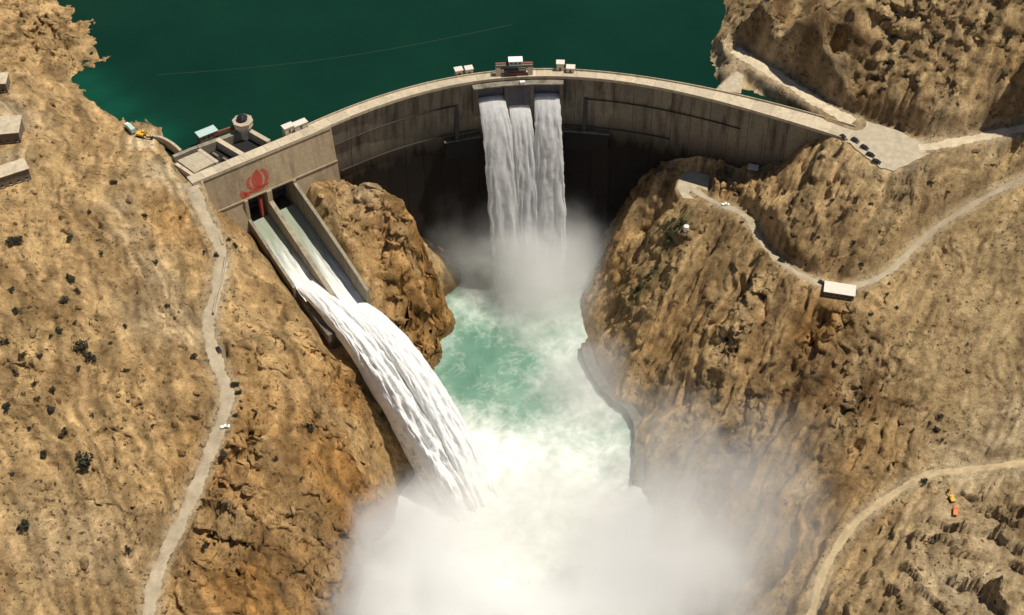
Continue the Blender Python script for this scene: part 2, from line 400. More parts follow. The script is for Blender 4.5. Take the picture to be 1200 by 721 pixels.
cpts += [np.array(p, float) for p in [(-95,-52,88),(-72,-46,55),(-45,-42,12),(-25,-40,-8),(20,-30,-10),(60,-35,-8),(85,-42,40),(0,-75,-10),(20,-130,-10),(20,-180,-10),(10,-240,-10),(0,-300,-10),
 (0,-10,-10),(40,10,-5),(-40,0,0),(-80,-10,40),(-150,-30,105),(-120,10,70),(0,60,30),(60,60,60),(95,30,95),(100,0,90),(-200,10,115),(-230,60,115),(-170,80,90),(-280,125,122),(0,160,60),(110,90,110),
 (250,150,250),(330,100,235),(180,120,205),(150,200,170),(320,300,330),(-330,200,200),(-330,100,170),(-300,300,240),(0,320,60),
 (0,-360,-8),(20,-450,-8),(-90,-380,2),(-150,-450,75),(115,-450,70),(70,-390,8),(-330,-450,190),(330,-450,160),(380,-100,190),(-380,-100,220),(380,-300,130),(-380,-300,200)]]
for o in (6, 25, 45, 65, 85, 97):
    for a in (20, 35, 50): cpts.append(np.array([*wl(a, o), FLOOR(o) - (9 if o < 88 else 16)]))
for o in (15, 35, 55, 75): cpts.append(np.array([*wl(57, o), FLOOR(o) + (16 if o < 60 else 8)]))
for o in (15, 30, 45, 60, 75): cpts.append(np.array([*wl(14, o), FLOOR(o) + 7]))

roads = {   # centre line in pixels with heights, half width
 'left': ([(226,218,139.4),(238,250,132),(258,292,125),(255,335,120),(244,380,115),(254,425,111),(266,460,108),(259,495,104),(236,555,98),(215,605,94),(193,650,91),(179,690,88),(170,745,85)], 3.9),
 'right': ([(806,218,85),(836,236,86),(872,252,88),(890,280,89),(912,305,90),(945,325,91.5),(978,336,92.5),(1015,331,95),(1045,315,98),(1075,286,103),(1110,258,112),(1160,228,123),(1225,196,136)], 2.4),
 'spur': ([(862,58,145.2),(882,72,145),(905,85,144),(935,104,143),(965,124,141.8),(1000,143,140.4)], 5.0),
 'ridge': ([(1050,172,139.6),(1085,172,140.2),(1120,166,142),(1160,158,145),(1225,144,150)], 4.0),
 'track': ([(940,745,22),(952,715,26),(965,670,32),(1000,615,40),(1045,580,47),(1088,556,53.5),(1130,551,55),(1210,541,61)], 2.6),
}
def polyline(ctrl, step=1.5):
    p = np.array([P(*c) for c in ctrl]); q = np.vstack([2 * p[0] - p[1], p, 2 * p[-1] - p[-2]])
    out = []
    for i in range(1, len(q) - 2):
        n = max(2, int(np.linalg.norm(q[i + 1] - q[i]) / step))
        for t in np.linspace(0, 1, n, endpoint=False):
            out.append(.5 * (2 * q[i] + (q[i + 1] - q[i - 1]) * t + (2 * q[i - 1] - 5 * q[i] + 4 * q[i + 1] - q[i + 2]) * t * t + (3 * q[i] - q[i - 1] - 3 * q[i + 1] + q[i + 2]) * t ** 3))
    out.append(p[-1]); return np.array(out)
RP = {k: (polyline(v[0]), v[1]) for k, v in roads.items()}
for k, (p, hw) in RP.items(): cpts += list(p[::14])
C3 = np.array(cpts)
def rbf_fit(X, z, c=5.0):
    n = len(X); A = np.zeros((n + 3, n + 3))
    r = np.sqrt(((X[:, None] - X[None]) ** 2).sum(-1) + c * c); A[:n, :n] = -r + np.eye(n) * .6
    A[:n, n] = 1; A[:n, n + 1:] = X / 100; A[n:, :n] = A[:n, n:].T
    s = np.linalg.solve(A, np.r_[z, 0, 0, 0])
    def f(Y):
        out = np.empty(len(Y))
        for i in range(0, len(Y), 20000):
            y = Y[i:i + 20000]; r = np.sqrt(((y[:, None] - X[None]) ** 2).sum(-1) + c * c)
            out[i:i + 20000] = -r @ s[:n] + s[n] + (y / 100) @ s[n + 1:]
        return out
    return f
rb = rbf_fit(C3[:, :2], C3[:, 2])
STEP = 0.95
def axis(a, b, far_a, far_b):
    c = list(np.arange(a, b, STEP)); d = STEP; lo = [a]; hi = [c[-1]]
    while lo[-1] > far_a: d *= 1.22; lo.append(lo[-1] - d)
    d = STEP
    while hi[-1] < far_b: d *= 1.22; hi.append(hi[-1] + d)
    return np.array(lo[:0:-1] + c + hi[1:])
AX = axis(-335, 335, -1800, 1800); AY = axis(-350, 112, -1600, 2400)
cx = axis(-336, 336, -1900, 1900)
GX, GY = np.meshgrid(AX, AY); nX, nY = len(AX), len(AY)
# rbf on a coarser lattice, then bilinear upsampling
kx = AX[::3] if AX[-1] == AX[::3][-1] else np.r_[AX[::3], AX[-1]]
ky = AY[::3] if AY[-1] == AY[::3][-1] else np.r_[AY[::3], AY[-1]]
LX, LY = np.meshgrid(kx, ky)
LH = rb(np.c_[LX.ravel(), LY.ravel()]).reshape(LX.shape)
ix = np.clip(np.searchsorted(kx, AX, 'right') - 1, 0, len(kx) - 2); fx = (AX - kx[ix]) / (kx[ix + 1] - kx[ix])
iy = np.clip(np.searchsorted(ky, AY, 'right') - 1, 0, len(ky) - 2); fy = (AY - ky[iy]) / (ky[iy + 1] - ky[iy])
R0 = LH[:, ix] * (1 - fx) + LH[:, ix + 1] * fx
H = R0[iy] * (1 - fy)[:, None] + R0[iy + 1] * fy[:, None]
# beyond the picture: plain canyon sides
rad = np.maximum(np.abs(GX) - 345, 0) + np.maximum(GY - 200, 0) + np.maximum(-GY - 440, 0)
far = 60 + 380 * (1 - np.exp(-np.maximum(np.abs(GX - 0.05 * GY) - 110, 0) / 420)) + fbm(GX / 180, GY / 180, 4, 5) * 45
far = np.where(GY > 150, far - 20, far - 70)
H = H + (far - H) * sstep(0, 260, rad)
H = np.clip(H, -14, 420)

# zone weights around picture places
def hit0(px, py, HH):
    d = ray(px, py); t = np.arange(500, 1500, .6)
    p = CAM + t[:, None] * d
    i = np.clip(np.searchsorted(AX, p[:, 0]), 0, nX - 1); j = np.clip(np.searchsorted(AY, p[:, 1]), 0, nY - 1)
    b = np.nonzero(p[:, 2] <= HH[j, i])[0]
    return p[b[0]] if len(b) else p[-1]
def blob(lst):
    r = np.zeros_like(H)
    for px, py, rx, s in lst:
        c = hit0(px, py, H); r = np.maximum(r, s * np.exp(-(((GX - c[0]) ** 2 + (GY - c[1]) ** 2) / (rx * rx))))
    return r
crag = blob([(330,520,38,1),(380,580,40,1.1),(300,640,40,1),(400,450,22,.8),(250,700,35,.8),(430,260,34,1),(480,310,28,1.1),(950,440,42,1.1),(900,400,30,.8),(1010,470,30,1),(860,400,30,.6),(740,320,26,1),(760,250,22,.7),
             (1050,40,60,.5),(1150,60,55,.45),(930,30,40,.6),(1180,620,30,.15),(40,40,30,.9),(80,75,18,.8),(80,480,40,.35),(150,600,40,.3),(1180,110,30,.6),(980,220,26,.6),(840,220,18,.6),(930,290,20,.5)])
smooth_z = blob([(1130,615,34,.95),(1190,660,40,1),(1090,680,30,.85),(1150,700,34,1),(1160,260,36,.9),(1080,370,26,.8),(1190,470,36,.9),(1150,400,60,1),(1120,330,40,.9),(1180,300,40,.9),(1100,480,30,.7),(1140,545,25,.8),(60,560,20,.2)])
# ---- relief
bx = .82 * GX - .57 * GY; al = -.57 * GX - .82 * GY
right = sstep(40, 110, GX) * sstep(-10, -70, GY - .0)
gw = .5 * fbm(GX / 35, GY / 35, 3, 12)
gul = ridged(bx / 19 + gw, al / 110, 4, 3, .6) * 2.3 + ridged(bx / 6.5 + 2 * gw, al / 45, 4, 9, .6) * .9
f1, f2, cid = worley(GX / 7 + .35 * fbm(GX / 9, GY / 9, 2, 4), GY / 5.2 + .35 * fbm(GX / 9, GY / 9, 2, 8), 1)
g1, g2, cid2 = worley(GX / 2.9, GY / 2.4, 2)
blocks = (cid - .5) * 3.4 + np.minimum(f2 - f1, .35) * 4.2 - 1
blocks2 = (cid2 - .5) * 1.1 + np.minimum(g2 - g1, .3) * 1.6 - .4
hills = fbm(GX / 38, GY / 38, 3, 1) * 2.6 + fbm(GX / 11, GY / 11, 4, 21) * .95
lb = .89 * GX + .45 * GY; la = .45 * GX - .89 * GY
wq = 1.3 * fbm(GX / 45, GY / 45, 3, 31)
strata = (ridged(lb / 13 + wq, la / 70 + wq, 4, 33) * 1.5 + ridged(lb / 4.5 + 2 * wq, la / 22, 3, 37) * .6) * (.35 + sstep(-.35, .4, fbm(GX / 32, GY / 32, 3, 39)))
lay = lb / 9 + H / 7 + 1.6 * wq; saw = lay - np.floor(lay); strata = strata + (sstep(0, .8, saw) - saw) * 3.0 * sstep(.0, .5, fbm(GX / 26, GY / 26, 3, 43) + .1)
streak = ridged((GX - .08 * GY) / 5.0 + .4 * fbm(GX / 30, GY / 50, 2, 45), GY / 80, 3, 41) * .55
left = sstep(-40, -110, GX)
crag_n = np.clip((crag + .16) * (1 + .8 * fbm(GX / 24, GY / 24, 3, 51)), 0, 1.5)
h1, h2, cid3 = worley(GX / 15 + .5 * fbm(GX / 14, GY / 14, 3, 104), GY / 11 + .5 * fbm(GX / 14, GY / 14, 3, 108), 3)
blocks3 = (cid3 - .5) * 5.5 + np.minimum(h2 - h1, .3) * 6 - 1.2
D = hills * (1 - .55 * smooth_z) + gul * right * (1 - .8 * smooth_z) * 2.2 + strata * left * 1.2 + streak * smooth_z
gband = fbm(bx / 15 + .5 * fbm(GX / 40, GY / 40, 2, 141), al / 110, 3, 143)          # strips of bare slope and of outcrop down the right bank
outc = sstep(-.05, .35, gband)
crag_n = crag_n * (1 - right * (1 - smooth_z) * (1 - (.15 + 1.0 * outc)) * (GY < 0)) * (1 - .75 * smooth_z)
D = D + (blocks * 1.1 + blocks2 * .85 + blocks3 * .6 + ridged(GX / 20, GY / 16, 5, 61) * 2.4 + ridged(GX / 5, GY / 4, 3, 66) * .9) * crag_n * (1 - .25 * right) + blocks2 * .08 * (1 - smooth_z)
D = D + fbm(GX / 3.1, GY / 3.1, 3, 71) * .38 + ridged(GX / 9, GY / 7, 4, 111) * .45 * (1 - .7 * smooth_z)
# keep shores, works and the bed where they were measured
calm = np.ones_like(H)
a_ = (GX - W0[0]) * Wd[0] + (GY - W0[1]) * Wd[1]; o_ = (GX - W0[0]) * Wo[0] + (GY - W0[1]) * Wo[1]
calm *= 1 - sstep(28, 20, np.abs(a_ - 35)) * sstep(-50, -44, o_) * sstep(112, 104, o_)
H = H + D * calm * (.35 + .65 * sstep(0, 3.0, np.abs(H - 134.3))) * sstep(-6, 4, H)
# chute trench
fl = 96 - (o_ - 8) * .27
tr = sstep(18.5, 16.5, np.abs(a_ - 35.5)) * sstep(2, 5, o_) * sstep(112, 100, o_)
H = np.where(tr > 0, H * (1 - tr) + np.minimum(H, fl - 5) * tr, H)
# pits and dam basin stay hollow under the intake platform and inside the lake
basin = sstep(-6, 2, a_) * sstep(66, 60, a_) * sstep(-42, -38, o_) * sstep(-3, -7, o_)
H = H * (1 - basin) + np.minimum(H, 100) * basin
# level pad at the right end of the crest
pad_px = [(972, 149), (985, 140), (1012, 141), (1050, 152), (1085, 168), (1096, 178), (1070, 190), (1048, 200), (1030, 196), (1012, 182), (996, 168), (980, 160)]
padw = np.array([P(a, b, 140)[:2] for a, b in pad_px])
def poly_sd(poly):
    d = np.full(GX.shape, 1e9); ins = np.zeros(GX.shape, bool); n = len(poly)
    for i in range(n):
        a = poly[i]; b = poly[(i + 1) % n]; e = b - a
        t = np.clip(((GX - a[0]) * e[0] + (GY - a[1]) * e[1]) / (e @ e), 0, 1)
        d = np.minimum(d, np.hypot(GX - a[0] - t * e[0], GY - a[1] - t * e[1]))
        c = ((a[1] > GY) != (b[1] > GY)); xx = a[0] + (GY - a[1]) / (e[1] if abs(e[1]) > 1e-9 else 1e-9) * e[0]
        ins ^= c & (GX < xx)
    return np.where(ins, -d, d)
sd = poly_sd(padw); k = sstep(6, 1, sd); H = H * (1 - k) + 139.3 * k
ter_px = [(797, 206), (812, 200), (832, 206), (830, 222), (822, 234), (800, 232), (793, 220)]
terw = np.array([P(a, b, 85)[:2] for a, b in ter_px]); sd2 = poly_sd(terw); k = sstep(4, .5, sd2); H = H * (1 - k) + 84.7 * k
# berms and rubble ridges lower right (pixel ends, height, half width)
for x1, y1, x2, y2, hgt, wd in [(1065,633,1130,642,3.2,3),(1122,622,1180,634,4.4,3),(1118,648,1150,654,3,2.5),(1118,686,1165,700,4.2,4),(1160,698,1180,721,5,4),(1150,600,1200,606,3.4,3),(1168,632,1200,648,3.5,3),(1095,612,1112,622,2.4,2.5),(1170,605,1196,618,3,3),(1180,588,1200,600,2.5,3),(1130,580,1145,586,2,2.5),(1152,585,1172,590,2,2),(1055,664,1080,682,2.5,3),(1075,690,1110,721,3,4),(1040,690,1060,712,3,4),(1190,665,1205,672,4,3),(1140,672,1148,690,2.5,2),(1170,690,1188,700,3,2.5),(1075,563,1090,570,2.2,2.5)]:
    a = hit0(x1, y1, H)[:2]; b = hit0(x2, y2, H)[:2]; e = b - a
    t = np.clip(((GX - a[0]) * e[0] + (GY - a[1]) * e[1]) / (e @ e), 0, 1); ox = GX - a[0] - t * e[0]; oy = GY - a[1] - t * e[1]
    d = np.hypot(ox, oy) * np.where(oy < 0, 3.6, .75)
    H = H + 1.7 * hgt * sstep(wd, .3, d + .5 * fbm(GX / 4, GY / 4, 2, 81)) * (1 + .3 * fbm(GX / 5, GY / 5, 2, 83))
for x1, y1, zz_, rr in [(983, 345, 91.0, 11), (158, 158, 137.2, 12), (8, 215, 162, 16), (4, 172, 164, 14), (0, 112, 165, 10), (1116, 594, 53, 8), (883, 200, 97, 4)]:
    c = P(x1, y1, zz_); d = np.hypot(GX - c[0], GY - c[1]); k = sstep(rr + 5, rr, d); H = H * (1 - k) + zz_ * k
RD = {}
for k, (p, hw) in RP.items():
    bb = (GX > p[:, 0].min() - 20) & (GX < p[:, 0].max() + 20) & (GY > p[:, 1].min() - 20) & (GY < p[:, 1].max() + 20)
    xx = GX[bb]; yy = GY[bb]; best = np.full(xx.shape, 1e9); zz = np.zeros(xx.shape)
    for q in p:
        d = (xx - q[0]) ** 2 + (yy - q[1]) ** 2; m = d < best; best[m] = d[m]; zz[m] = q[2]
    d = np.sqrt(best); kk = sstep(hw + 5, hw + 1.4, d)
    hb = H[bb]; H[bb] = hb * (1 - kk) + (zz - .25) * kk
    r = np.full(H.shape, 99.); r[bb] = d - hw; RD[k] = r

# ---- rock and soil colours, plus shade painted brown on the upper right cliff
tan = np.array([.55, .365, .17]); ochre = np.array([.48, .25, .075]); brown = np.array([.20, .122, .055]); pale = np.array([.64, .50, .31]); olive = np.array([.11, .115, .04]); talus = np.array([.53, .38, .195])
nL = fbm(lb / 3.2 + 2 * wq, la / 17, 4, 151); nR = fbm(bx / 3.0 + 2 * gw, al / 26, 4, 157); nU = fbm(GX / 4, (GY + H) / 14, 4, 161)
bed = np.where(GY > -20, nU, nL * left + nR * sstep(20, 70, GX) + fbm(GX / 5, GY / 5, 4, 163) * (1 - left) * sstep(70, 20, GX))
def mixc(c, t, w): return c + (t - c) * np.clip(w, 0, 1)[..., None]
nz = fbm(GX / 30, GY / 30, 5, 91); nz2 = fbm(GX / 9, GY / 9, 4, 95)
colr = np.broadcast_to(tan, H.shape + (3,)).copy()
colr = mixc(colr, talus, sstep(30, 100, GX) * .75)
colr = mixc(colr, talus, blob([(1150,400,75,1),(1120,330,50,1),(1180,300,50,1)]))
colr = mixc(colr, ochre, blob([(330,560,42,1),(400,600,40,1.1),(300,680,40,1),(250,700,30,.8),(420,480,24,.8),(480,290,28,1.1),(500,330,22,1.1),(440,250,25,.4),(200,270,16,.6),(780,410,26,.4),(720,330,24,.7),(960,390,16,.7),(1030,560,24,.5),(740,250,20,.7),(860,225,12,.6),(1080,170,20,.3)]) * (.75 + .6 * nz))
colr = mixc(colr, brown, blob([(950,430,30,.85),(1000,480,28,.85),(900,410,20,.6),(850,440,14,.4),(940,480,22,.6),(330,690,26,.6),(370,560,18,.45),(850,500,26,.5),(925,25,30,1.0),(955,55,28,1.0),(990,85,24,1.0),(1030,120,16,.9),(890,20,18,.8),(900,112,15,.6),(700,300,20,.6),(1180,615,20,.5),(1110,640,20,.35),(1080,50,30,.3),(480,260,14,.3),(820,330,20,.25)]) * (.7 + .9 * nz2))  # the upper right cliff blobs paint in its shade
rz_ = right * (1 - smooth_z) * (GY < 0)
colr = mixc(colr, ochre * .95, rz_ * .18 * (1 - outc)); colr = mixc(colr, brown, rz_ * .34 * outc * (.6 + .8 * nz2))
colr = mixc(colr, pale, blob([(190,200,14,.9),(170,165,10,1),(215,220,10,.9),(120,640,25,.4),(10,130,14,.9),(10,190,10,.8),(855,62,16,1.1),(870,75,14,1),(900,85,14,1),(960,120,14,1),(850,88,10,1),(1050,180,24,.8),(1100,170,16,.8),(1150,162,14,.7),(1140,550,26,.8),(1180,540,24,.8),(1130,690,30,.9),(1150,640,26,.6),(1100,610,22,.6),(1190,700,24,.7),(180,370,16,.6),(140,245,9,.6),(155,275,10,.6),(172,305,10,.6),(190,335,11,.6),(210,370,12,.6),(222,395,10,.5),(1190,490,14,.8),(60,650,25,.35),(430,220,12,.5)]))
colr = mixc(colr, olive, blob([(788,270,7,1.1),(797,262,6,1),(765,320,5,.9),(752,340,5,1),(742,352,5,.8)]) * (.9 + .6 * nz2))
band = np.zeros_like(H)
for r in RD.values(): band = np.maximum(band, sstep(5, 0, r))
colr = colr * (1 + .42 * np.clip(bed, -1.2, 1.2) * (1 - .6 * smooth_z))[..., None]
colr = mixc(colr, pale * .82, band * .75)
colr = mixc(colr, brown * .8, sstep(9, 3, H) * .7)
quiet = np.ones_like(H)
for r in RD.values(): quiet *= sstep(1.5, 7, r)
quiet *= sstep(1, 8, sd) * sstep(1, 6, sd2) * calm * sstep(-2, 6, H) * sstep(0, 4, np.abs(H - 134.3)) * sstep(40, 10, rad)
sh = (.35 + crag_n) * quiet
SX = GX + sh * (fbm(GX / 6, H / 5 + GY / 9, 4, 121) * 1.5); SY = GY + sh * (fbm(H / 4.5 + GX / 9, GY / 6, 4, 127) * 1.9)
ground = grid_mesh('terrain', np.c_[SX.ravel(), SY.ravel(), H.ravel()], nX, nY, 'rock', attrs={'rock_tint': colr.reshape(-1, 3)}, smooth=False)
tag(ground, kind='structure')
def gz(x, y):
    i = min(max(int(np.searchsorted(AX, x)) - 1, 0), nX - 2); j = min(max(int(np.searchsorted(AY, y)) - 1, 0), nY - 2)
    u = (x - AX[i]) / (AX[i + 1] - AX[i]); v = (y - AY[j]) / (AY[j + 1] - AY[j])
    return float(H[j, i] * (1 - u) * (1 - v) + H[j, i + 1] * u * (1 - v) + H[j + 1, i] * (1 - u) * v + H[j + 1, i + 1] * u * v)
def hit(px, py): return hit0(px, py, H)

# ------------------------------------------------------------------ roads, pads
def road(name, key, mat):
    p, hw = RP[key]; d = np.gradient(p[:, :2], axis=0); d /= np.hypot(d[:, 0], d[:, 1])[:, None]; nrm = np.c_[-d[:, 1], d[:, 0]]
    s = np.arange(len(p)); nu = 7; V = []
    for i in s:
        wv = hw * (1 + .14 * math.sin(i * .37) + .1 * math.sin(i * .91 + 2) + .12 * math.sin(i * 2.3))
        for t in np.linspace(-1, 1, nu):
            q = p[i, :2] + nrm[i] * wv * t
            V.append((q[0], q[1], p[i, 2] - .05 - (.5 if abs(t) == 1 else 0)))
    return tag(grid_mesh(name, np.array(V), nu, len(p), mat), kind='structure')
road('access_road', 'left', 'gravel_road'); road('hillside_road', 'right', 'gravel_road')
road('abutment_road', 'spur', 'bright_gravel'); road('ridge_road', 'ridge', 'bright_gravel'); road('dirt_track', 'track', 'track_dirt')
pj = []
for i in range(len(padw)):
    a, b = padw[i], padw[(i + 1) % len(padw)]
    for t in np.linspace(0, 1, 6, endpoint=False):
        q = a + (b - a) * t; pj.append(q + .9 * np.array([vnoise(np.array([q[0] / 3]), np.array([q[1] / 3]), 5)[0], vnoise(np.array([q[0] / 3]), np.array([q[1] / 3]), 6)[0]]))
tag(MB().prism([tuple(p) for p in pj][::-1], 138.0, 139.93).build('paved_pad', 'pad_gravel'), kind='structure')
tag(MB().prism([tuple(p) for p in terw][::-1], 84.2, 84.95).build('road_terrace', 'pad_gravel'), kind='structure')

# ------------------------------------------------------------------ reservoir
lx = np.r_[-1500, -800, np.arange(-420, 421, 6), 800, 1500]; ly = np.r_[np.arange(-112, 150, 5), 220, 400, 800, 1500, 2300]
QX, QY = np.meshgrid(lx, ly)
bot = np.array([gz(x, y) for x, y in zip(QX.ravel(), QY.ravel())])
ctr = np.array([P(a, b, 134)[:2] for a, b in ((110, 110), (135, 128), (165, 150), (98, 95), (190, 158))])
shl = np.zeros(len(bot))
for c, r in zip(ctr, (16, 15, 13, 13, 11)): shl = np.maximum(shl, .62 * np.exp(-((QX.ravel() - c[0]) ** 2 + (QY.ravel() - c[1]) ** 2) / r ** 2))
# the water stops at the dam's upstream face and headworks
inside = []
for x, y in zip(QX.ravel(), QY.ravel()):
    inside.append(True)
V = np.c_[QX.ravel(), QY.ravel(), np.full(QX.size, 134.0)]
for i, (x, y, z) in enumerate(V):      # push the near edge back onto the dam axis
    if -116 <= x <= 196: yd = np.polyval(pf, x / 100)
    elif x < -116: yd = W0[1] + (x - W0[0]) * Wd[1] / Wd[0]
    else: yd = 25
    if x < -190: yd = -112
    if y < yd: V[i, 1] = yd
lake = grid_mesh('reservoir', V, len(lx), len(ly), 'lake_water', attrs={'shallow': shl})
tag(lake, kind='structure')

# ------------------------------------------------------------------ plunge pool and river
px_, py_ = np.arange(-130, 131, 1.6), np.r_[np.arange(-360, -10, 1.6)[::1]]
QX, QY = np.meshgrid(px_, py_); x = QX.ravel(); y = QY.ravel()
def g2(cx_, cy_, rx, ry, s): return s * np.exp(-((x - cx_) / rx) ** 2 - ((y - cy_) / ry) ** 2)
foam = .24 + g2(8, -38, 40, 26, .75) + g2(40, -105, 22, 40, .28) + .62 * sstep(-138, -205, y + .30 * x) + g2(52, -150, 26, 30, .35) + g2(-20, -185, 26, 24, .35)
foam -= g2(-17, -115, 17, 26, .16) + g2(2, -148, 18, 16, .14)
zz = fbm(x / 9, y / 9, 4, 13) * .7 + foam * fbm(x / 4, y / 4, 3, 17) * .7
pool = grid_mesh('plunge_pool', np.c_[x, y, zz], len(px_), len(py_), 'pool_water', attrs={'foam': foam})
tag(pool, kind='structure')
V = [(-260, -1500, -.6), (260, -1500, -.6), (260, -345, -.6), (-260, -345, -.6)]
tag(MB().add(V, [(0, 1, 2, 3)]).build('river', 'pool_water'), kind='structure')
river_me = bpy.data.objects['river'].data
at = river_me.attributes.new('foam', 'FLOAT', 'POINT'); at.data.foreach_set('value', [.9] * 4)

# ------------------------------------------------------------------ arch dam
dam = empty('arch_dam', (*crest(CL / 2)[0], 0))
DL = np.array(dam.location)
tag(dam, 'curved grey-brown concrete arch dam holding back the green reservoir', 'dam')
ZB = -25.0
def half_w(s): return 3.4 + 3.0 * float(sstep(CL * .55, CL, s)) + .5 * float(sstep(CL * .3, 0, s))
def face(s, z):
    t = (140 - z) / 165; return half_w(s) - 6.5 * math.sin(math.pi * min(t, 1) * .92) + 9 * t * t
def back(s, z):
    t = (140 - z) / 165; return -(half_w(s) + 16 * t)
def dpt(s, off, z):
    c, n = crest(s); return np.array([*(c + n * off), z])
NM = 28; ZL = [139.2, 136, 132, 126, 120, 113, 106, 98, 88, 76, 62, 44, 20, ZB]
for m in range(NM):
    s0 = CL * m / NM + .09; s1 = CL * (m + 1) / NM - .09; mb = MB(); V = []
    proud = random.Random(m).uniform(-.10, .10)
    for z in ZL:
        V += [dpt(s, face(s, z) + proud, z) - DL for s in (s0, (s0 + s1) / 2, s1)] + [dpt(s, back(s, z), z) - DL for s in (s1, (s0 + s1) / 2, s0)]
    n = 6; f = [(k * n + i, (k + 1) * n + i, (k + 1) * n + (i + 1) % n, k * n + (i + 1) % n) for k in range(len(ZL) - 1) for i in range(n)]
    f += [(0, 1, 2, 3, 4, 5), tuple((len(ZL) - 1) * n + i for i in range(5, -1, -1))]
    mb.add(V, f); mb.build('monolith', 'arch_concrete', dam)
def strip(s0, s1, o0, o1, z0, z1, n):
    """box section swept along the crest; o0/o1 offsets (functions of s)"""
    mb = MB(); V = []
    S = np.linspace(s0, s1, n)
    for s in S: V += [dpt(s, o0(s), z0) - DL, dpt(s, o1(s), z0) - DL, dpt(s, o1(s), z1) - DL, dpt(s, o0(s), z1) - DL]
    f = [(k * 4 + i, k * 4 + (i + 1) % 4, k * 4 + 4 + (i + 1) % 4, k * 4 + 4 + i) for k in range(n - 1) for i in range(4)]
    f += [(3, 2, 1, 0), tuple((n - 1) * 4 + i for i in range(4))]
    return mb.add(V, f)
for m in range(NM):
    s0 = CL * m / NM + .05; s1 = CL * (m + 1) / NM - .05
    strip(s0, s1, lambda s: half_w(s) + .7, lambda s: -half_w(s) - .7, 139.2, 140.0, 4).build('road_slab', 'crest_concrete', dam)
    for sg in (1, -1):
        strip(s0, s1, lambda s: sg * (half_w(s) + .68), lambda s: sg * (half_w(s) + .22), 140.0, 141.1, 4).build('parapet', 'crest_concrete', dam)
def catwalk(s0, s1, z):
    n = int(abs(s1 - s0) / 4) + 2
    o = strip(s0, s1, lambda s: face(s, z) + .9, lambda s: face(s, z) - .2, z, z + .3, n)
    S = np.linspace(s0, s1, n)
    for a, b in zip(S[:-1], S[1:]):
        for hh in (.75, 1.25): o.bar(dpt(a, face(a, z) + .82, z + hh) - DL, dpt(b, face(b, z) + .82, z + hh) - DL, .07, 4)
        o.bar(dpt(a, face(a, z) + .82, z) - DL, dpt(a, face(a, z) + .82, z + 1.3) - DL, .07, 4)
        o.bar(dpt(a, face(a, z) + .75, z) - DL, dpt(a, face(a, z - 1.5) - .1, z - 1.6) - DL, .1, 4)
    return o.build('catwalk', 'walkway_steel', dam)
sA, sB = s_at_px(533), s_at_px(688)
for z in (123.5, 101.0):
    catwalk(8 if z > 110 else 16, sA, z); catwalk(sB, s_at_px(868 if z > 110 else 790), z)
catwalk(sA, s_at_px(557), 101.0); catwalk(s_at_px(660), sB, 101.0)
for s in (sA, sB):   # ladder shafts
    mb = strip(s - 1.3, s + 1.3, lambda q: face(q, 112) + 1.1, lambda q: face(q, 112) - 2, 96, 125.5, 3); mb.build('ladder_shaft', 'dark_steel', dam)
# outlet galleries beside the falls: solid blocks, recess shade painted on in black
for s0, s1, z0, z1 in ((s_at_px(518), s_at_px(560), 84, 97), (s_at_px(664), s_at_px(718), 84, 98)):
    g = strip(s0, s1, lambda q: face(q, 92) + 3.0, lambda q: face(q, 92) - 3, z0, z1, 5).build('outlet_gallery', 'recess_shade', dam)
    strip(s0 - .5, s1 + .5, lambda q: face(q, 92) + 3.6, lambda q: face(q, 92) - 3, z1, z1 + .7, 5).build('canopy', 'wet_concrete', g)

# spillway bays in the crown
def bay_block(px0, px1, o0, o1, z0, z1, name, mat):
    return strip(s_at_px(px0), s_at_px(px1), lambda q: half_w(q) + o1, lambda q: half_w(q) + o0, z0, z1, 4).build(name, mat, dam)
for a, b in ((551, 556.5), (589, 593), (621, 625), (656.5, 661)): bay_block(a, b, -1.5, 4.6, 118, 137.6, 'spillway_pier', 'wet_concrete')
bay_block(593.1, 620.9, -1.5, 4.2, 123, 137.0, 'spillway_breast_wall', 'gate_concrete')
bay_block(556.6, 588.9, -1.4, 1.0, 128, 137.0, 'spillway_gate', 'gate_steel'); bay_block(625.1, 656.4, -1.4, 1.0, 128, 137.0, 'spillway_gate', 'gate_steel')
bay_block(556.6, 588.9, -1.4, 4.4, 119, 127.4, 'spillway_lip', 'wet_concrete'); bay_block(625.1, 656.4, -1.4, 4.4, 119, 127.4, 'spillway_lip', 'wet_concrete')
bay_block(551.2, 660.8, -1.6, 5.2, 137.65, 138.5, 'spillway_bridge_beam', 'arch_concrete')
bay_block(608, 614, 3.0, 5.0, 138.52, 140.0, 'control_box', 'white_paint')

# ------------------------------------------------------------------ headworks with the red emblem
hw = empty('spillway_headworks', (*wl(38, 0), 90)); HL = np.array(hw.location)
tag(hw, 'tan concrete spillway headworks wall with red painted emblem above the chute gates', 'spillway wall')
def wbox(name, a0, a1, o0t, o1t, z0, z1, mat, parent=hw, o1b=None, L=HL):
    o1b = o1t if o1b is None else o1b
    A = [wl(a0, o1b), wl(a1, o1b), wl(a1, o0t), wl(a0, o0t)]; B = [wl(a0, o1t), wl(a1, o1t), wl(a1, o0t), wl(a0, o0t)]
    v = [(*p, z0) for p in A] + [(*p, z1) for p in B]
    v = [np.array(q) - L for q in v]
    return MB().add(v, [(3, 2, 1, 0), (4, 5, 6, 7), (0, 1, 5, 4), (1, 2, 6, 5), (2, 3, 7, 6), (3, 0, 4, 7)]).build(name, mat, parent)
fo = lambda z: 4.2 + (140 - z) * .13            # face batter
Zt = 117.0
segs = [(-8, 4), (4.1, 18.6), (18.7, 34.5), (34.6, 51.4), (51.5, 66.5), (66.6, 80.5)]
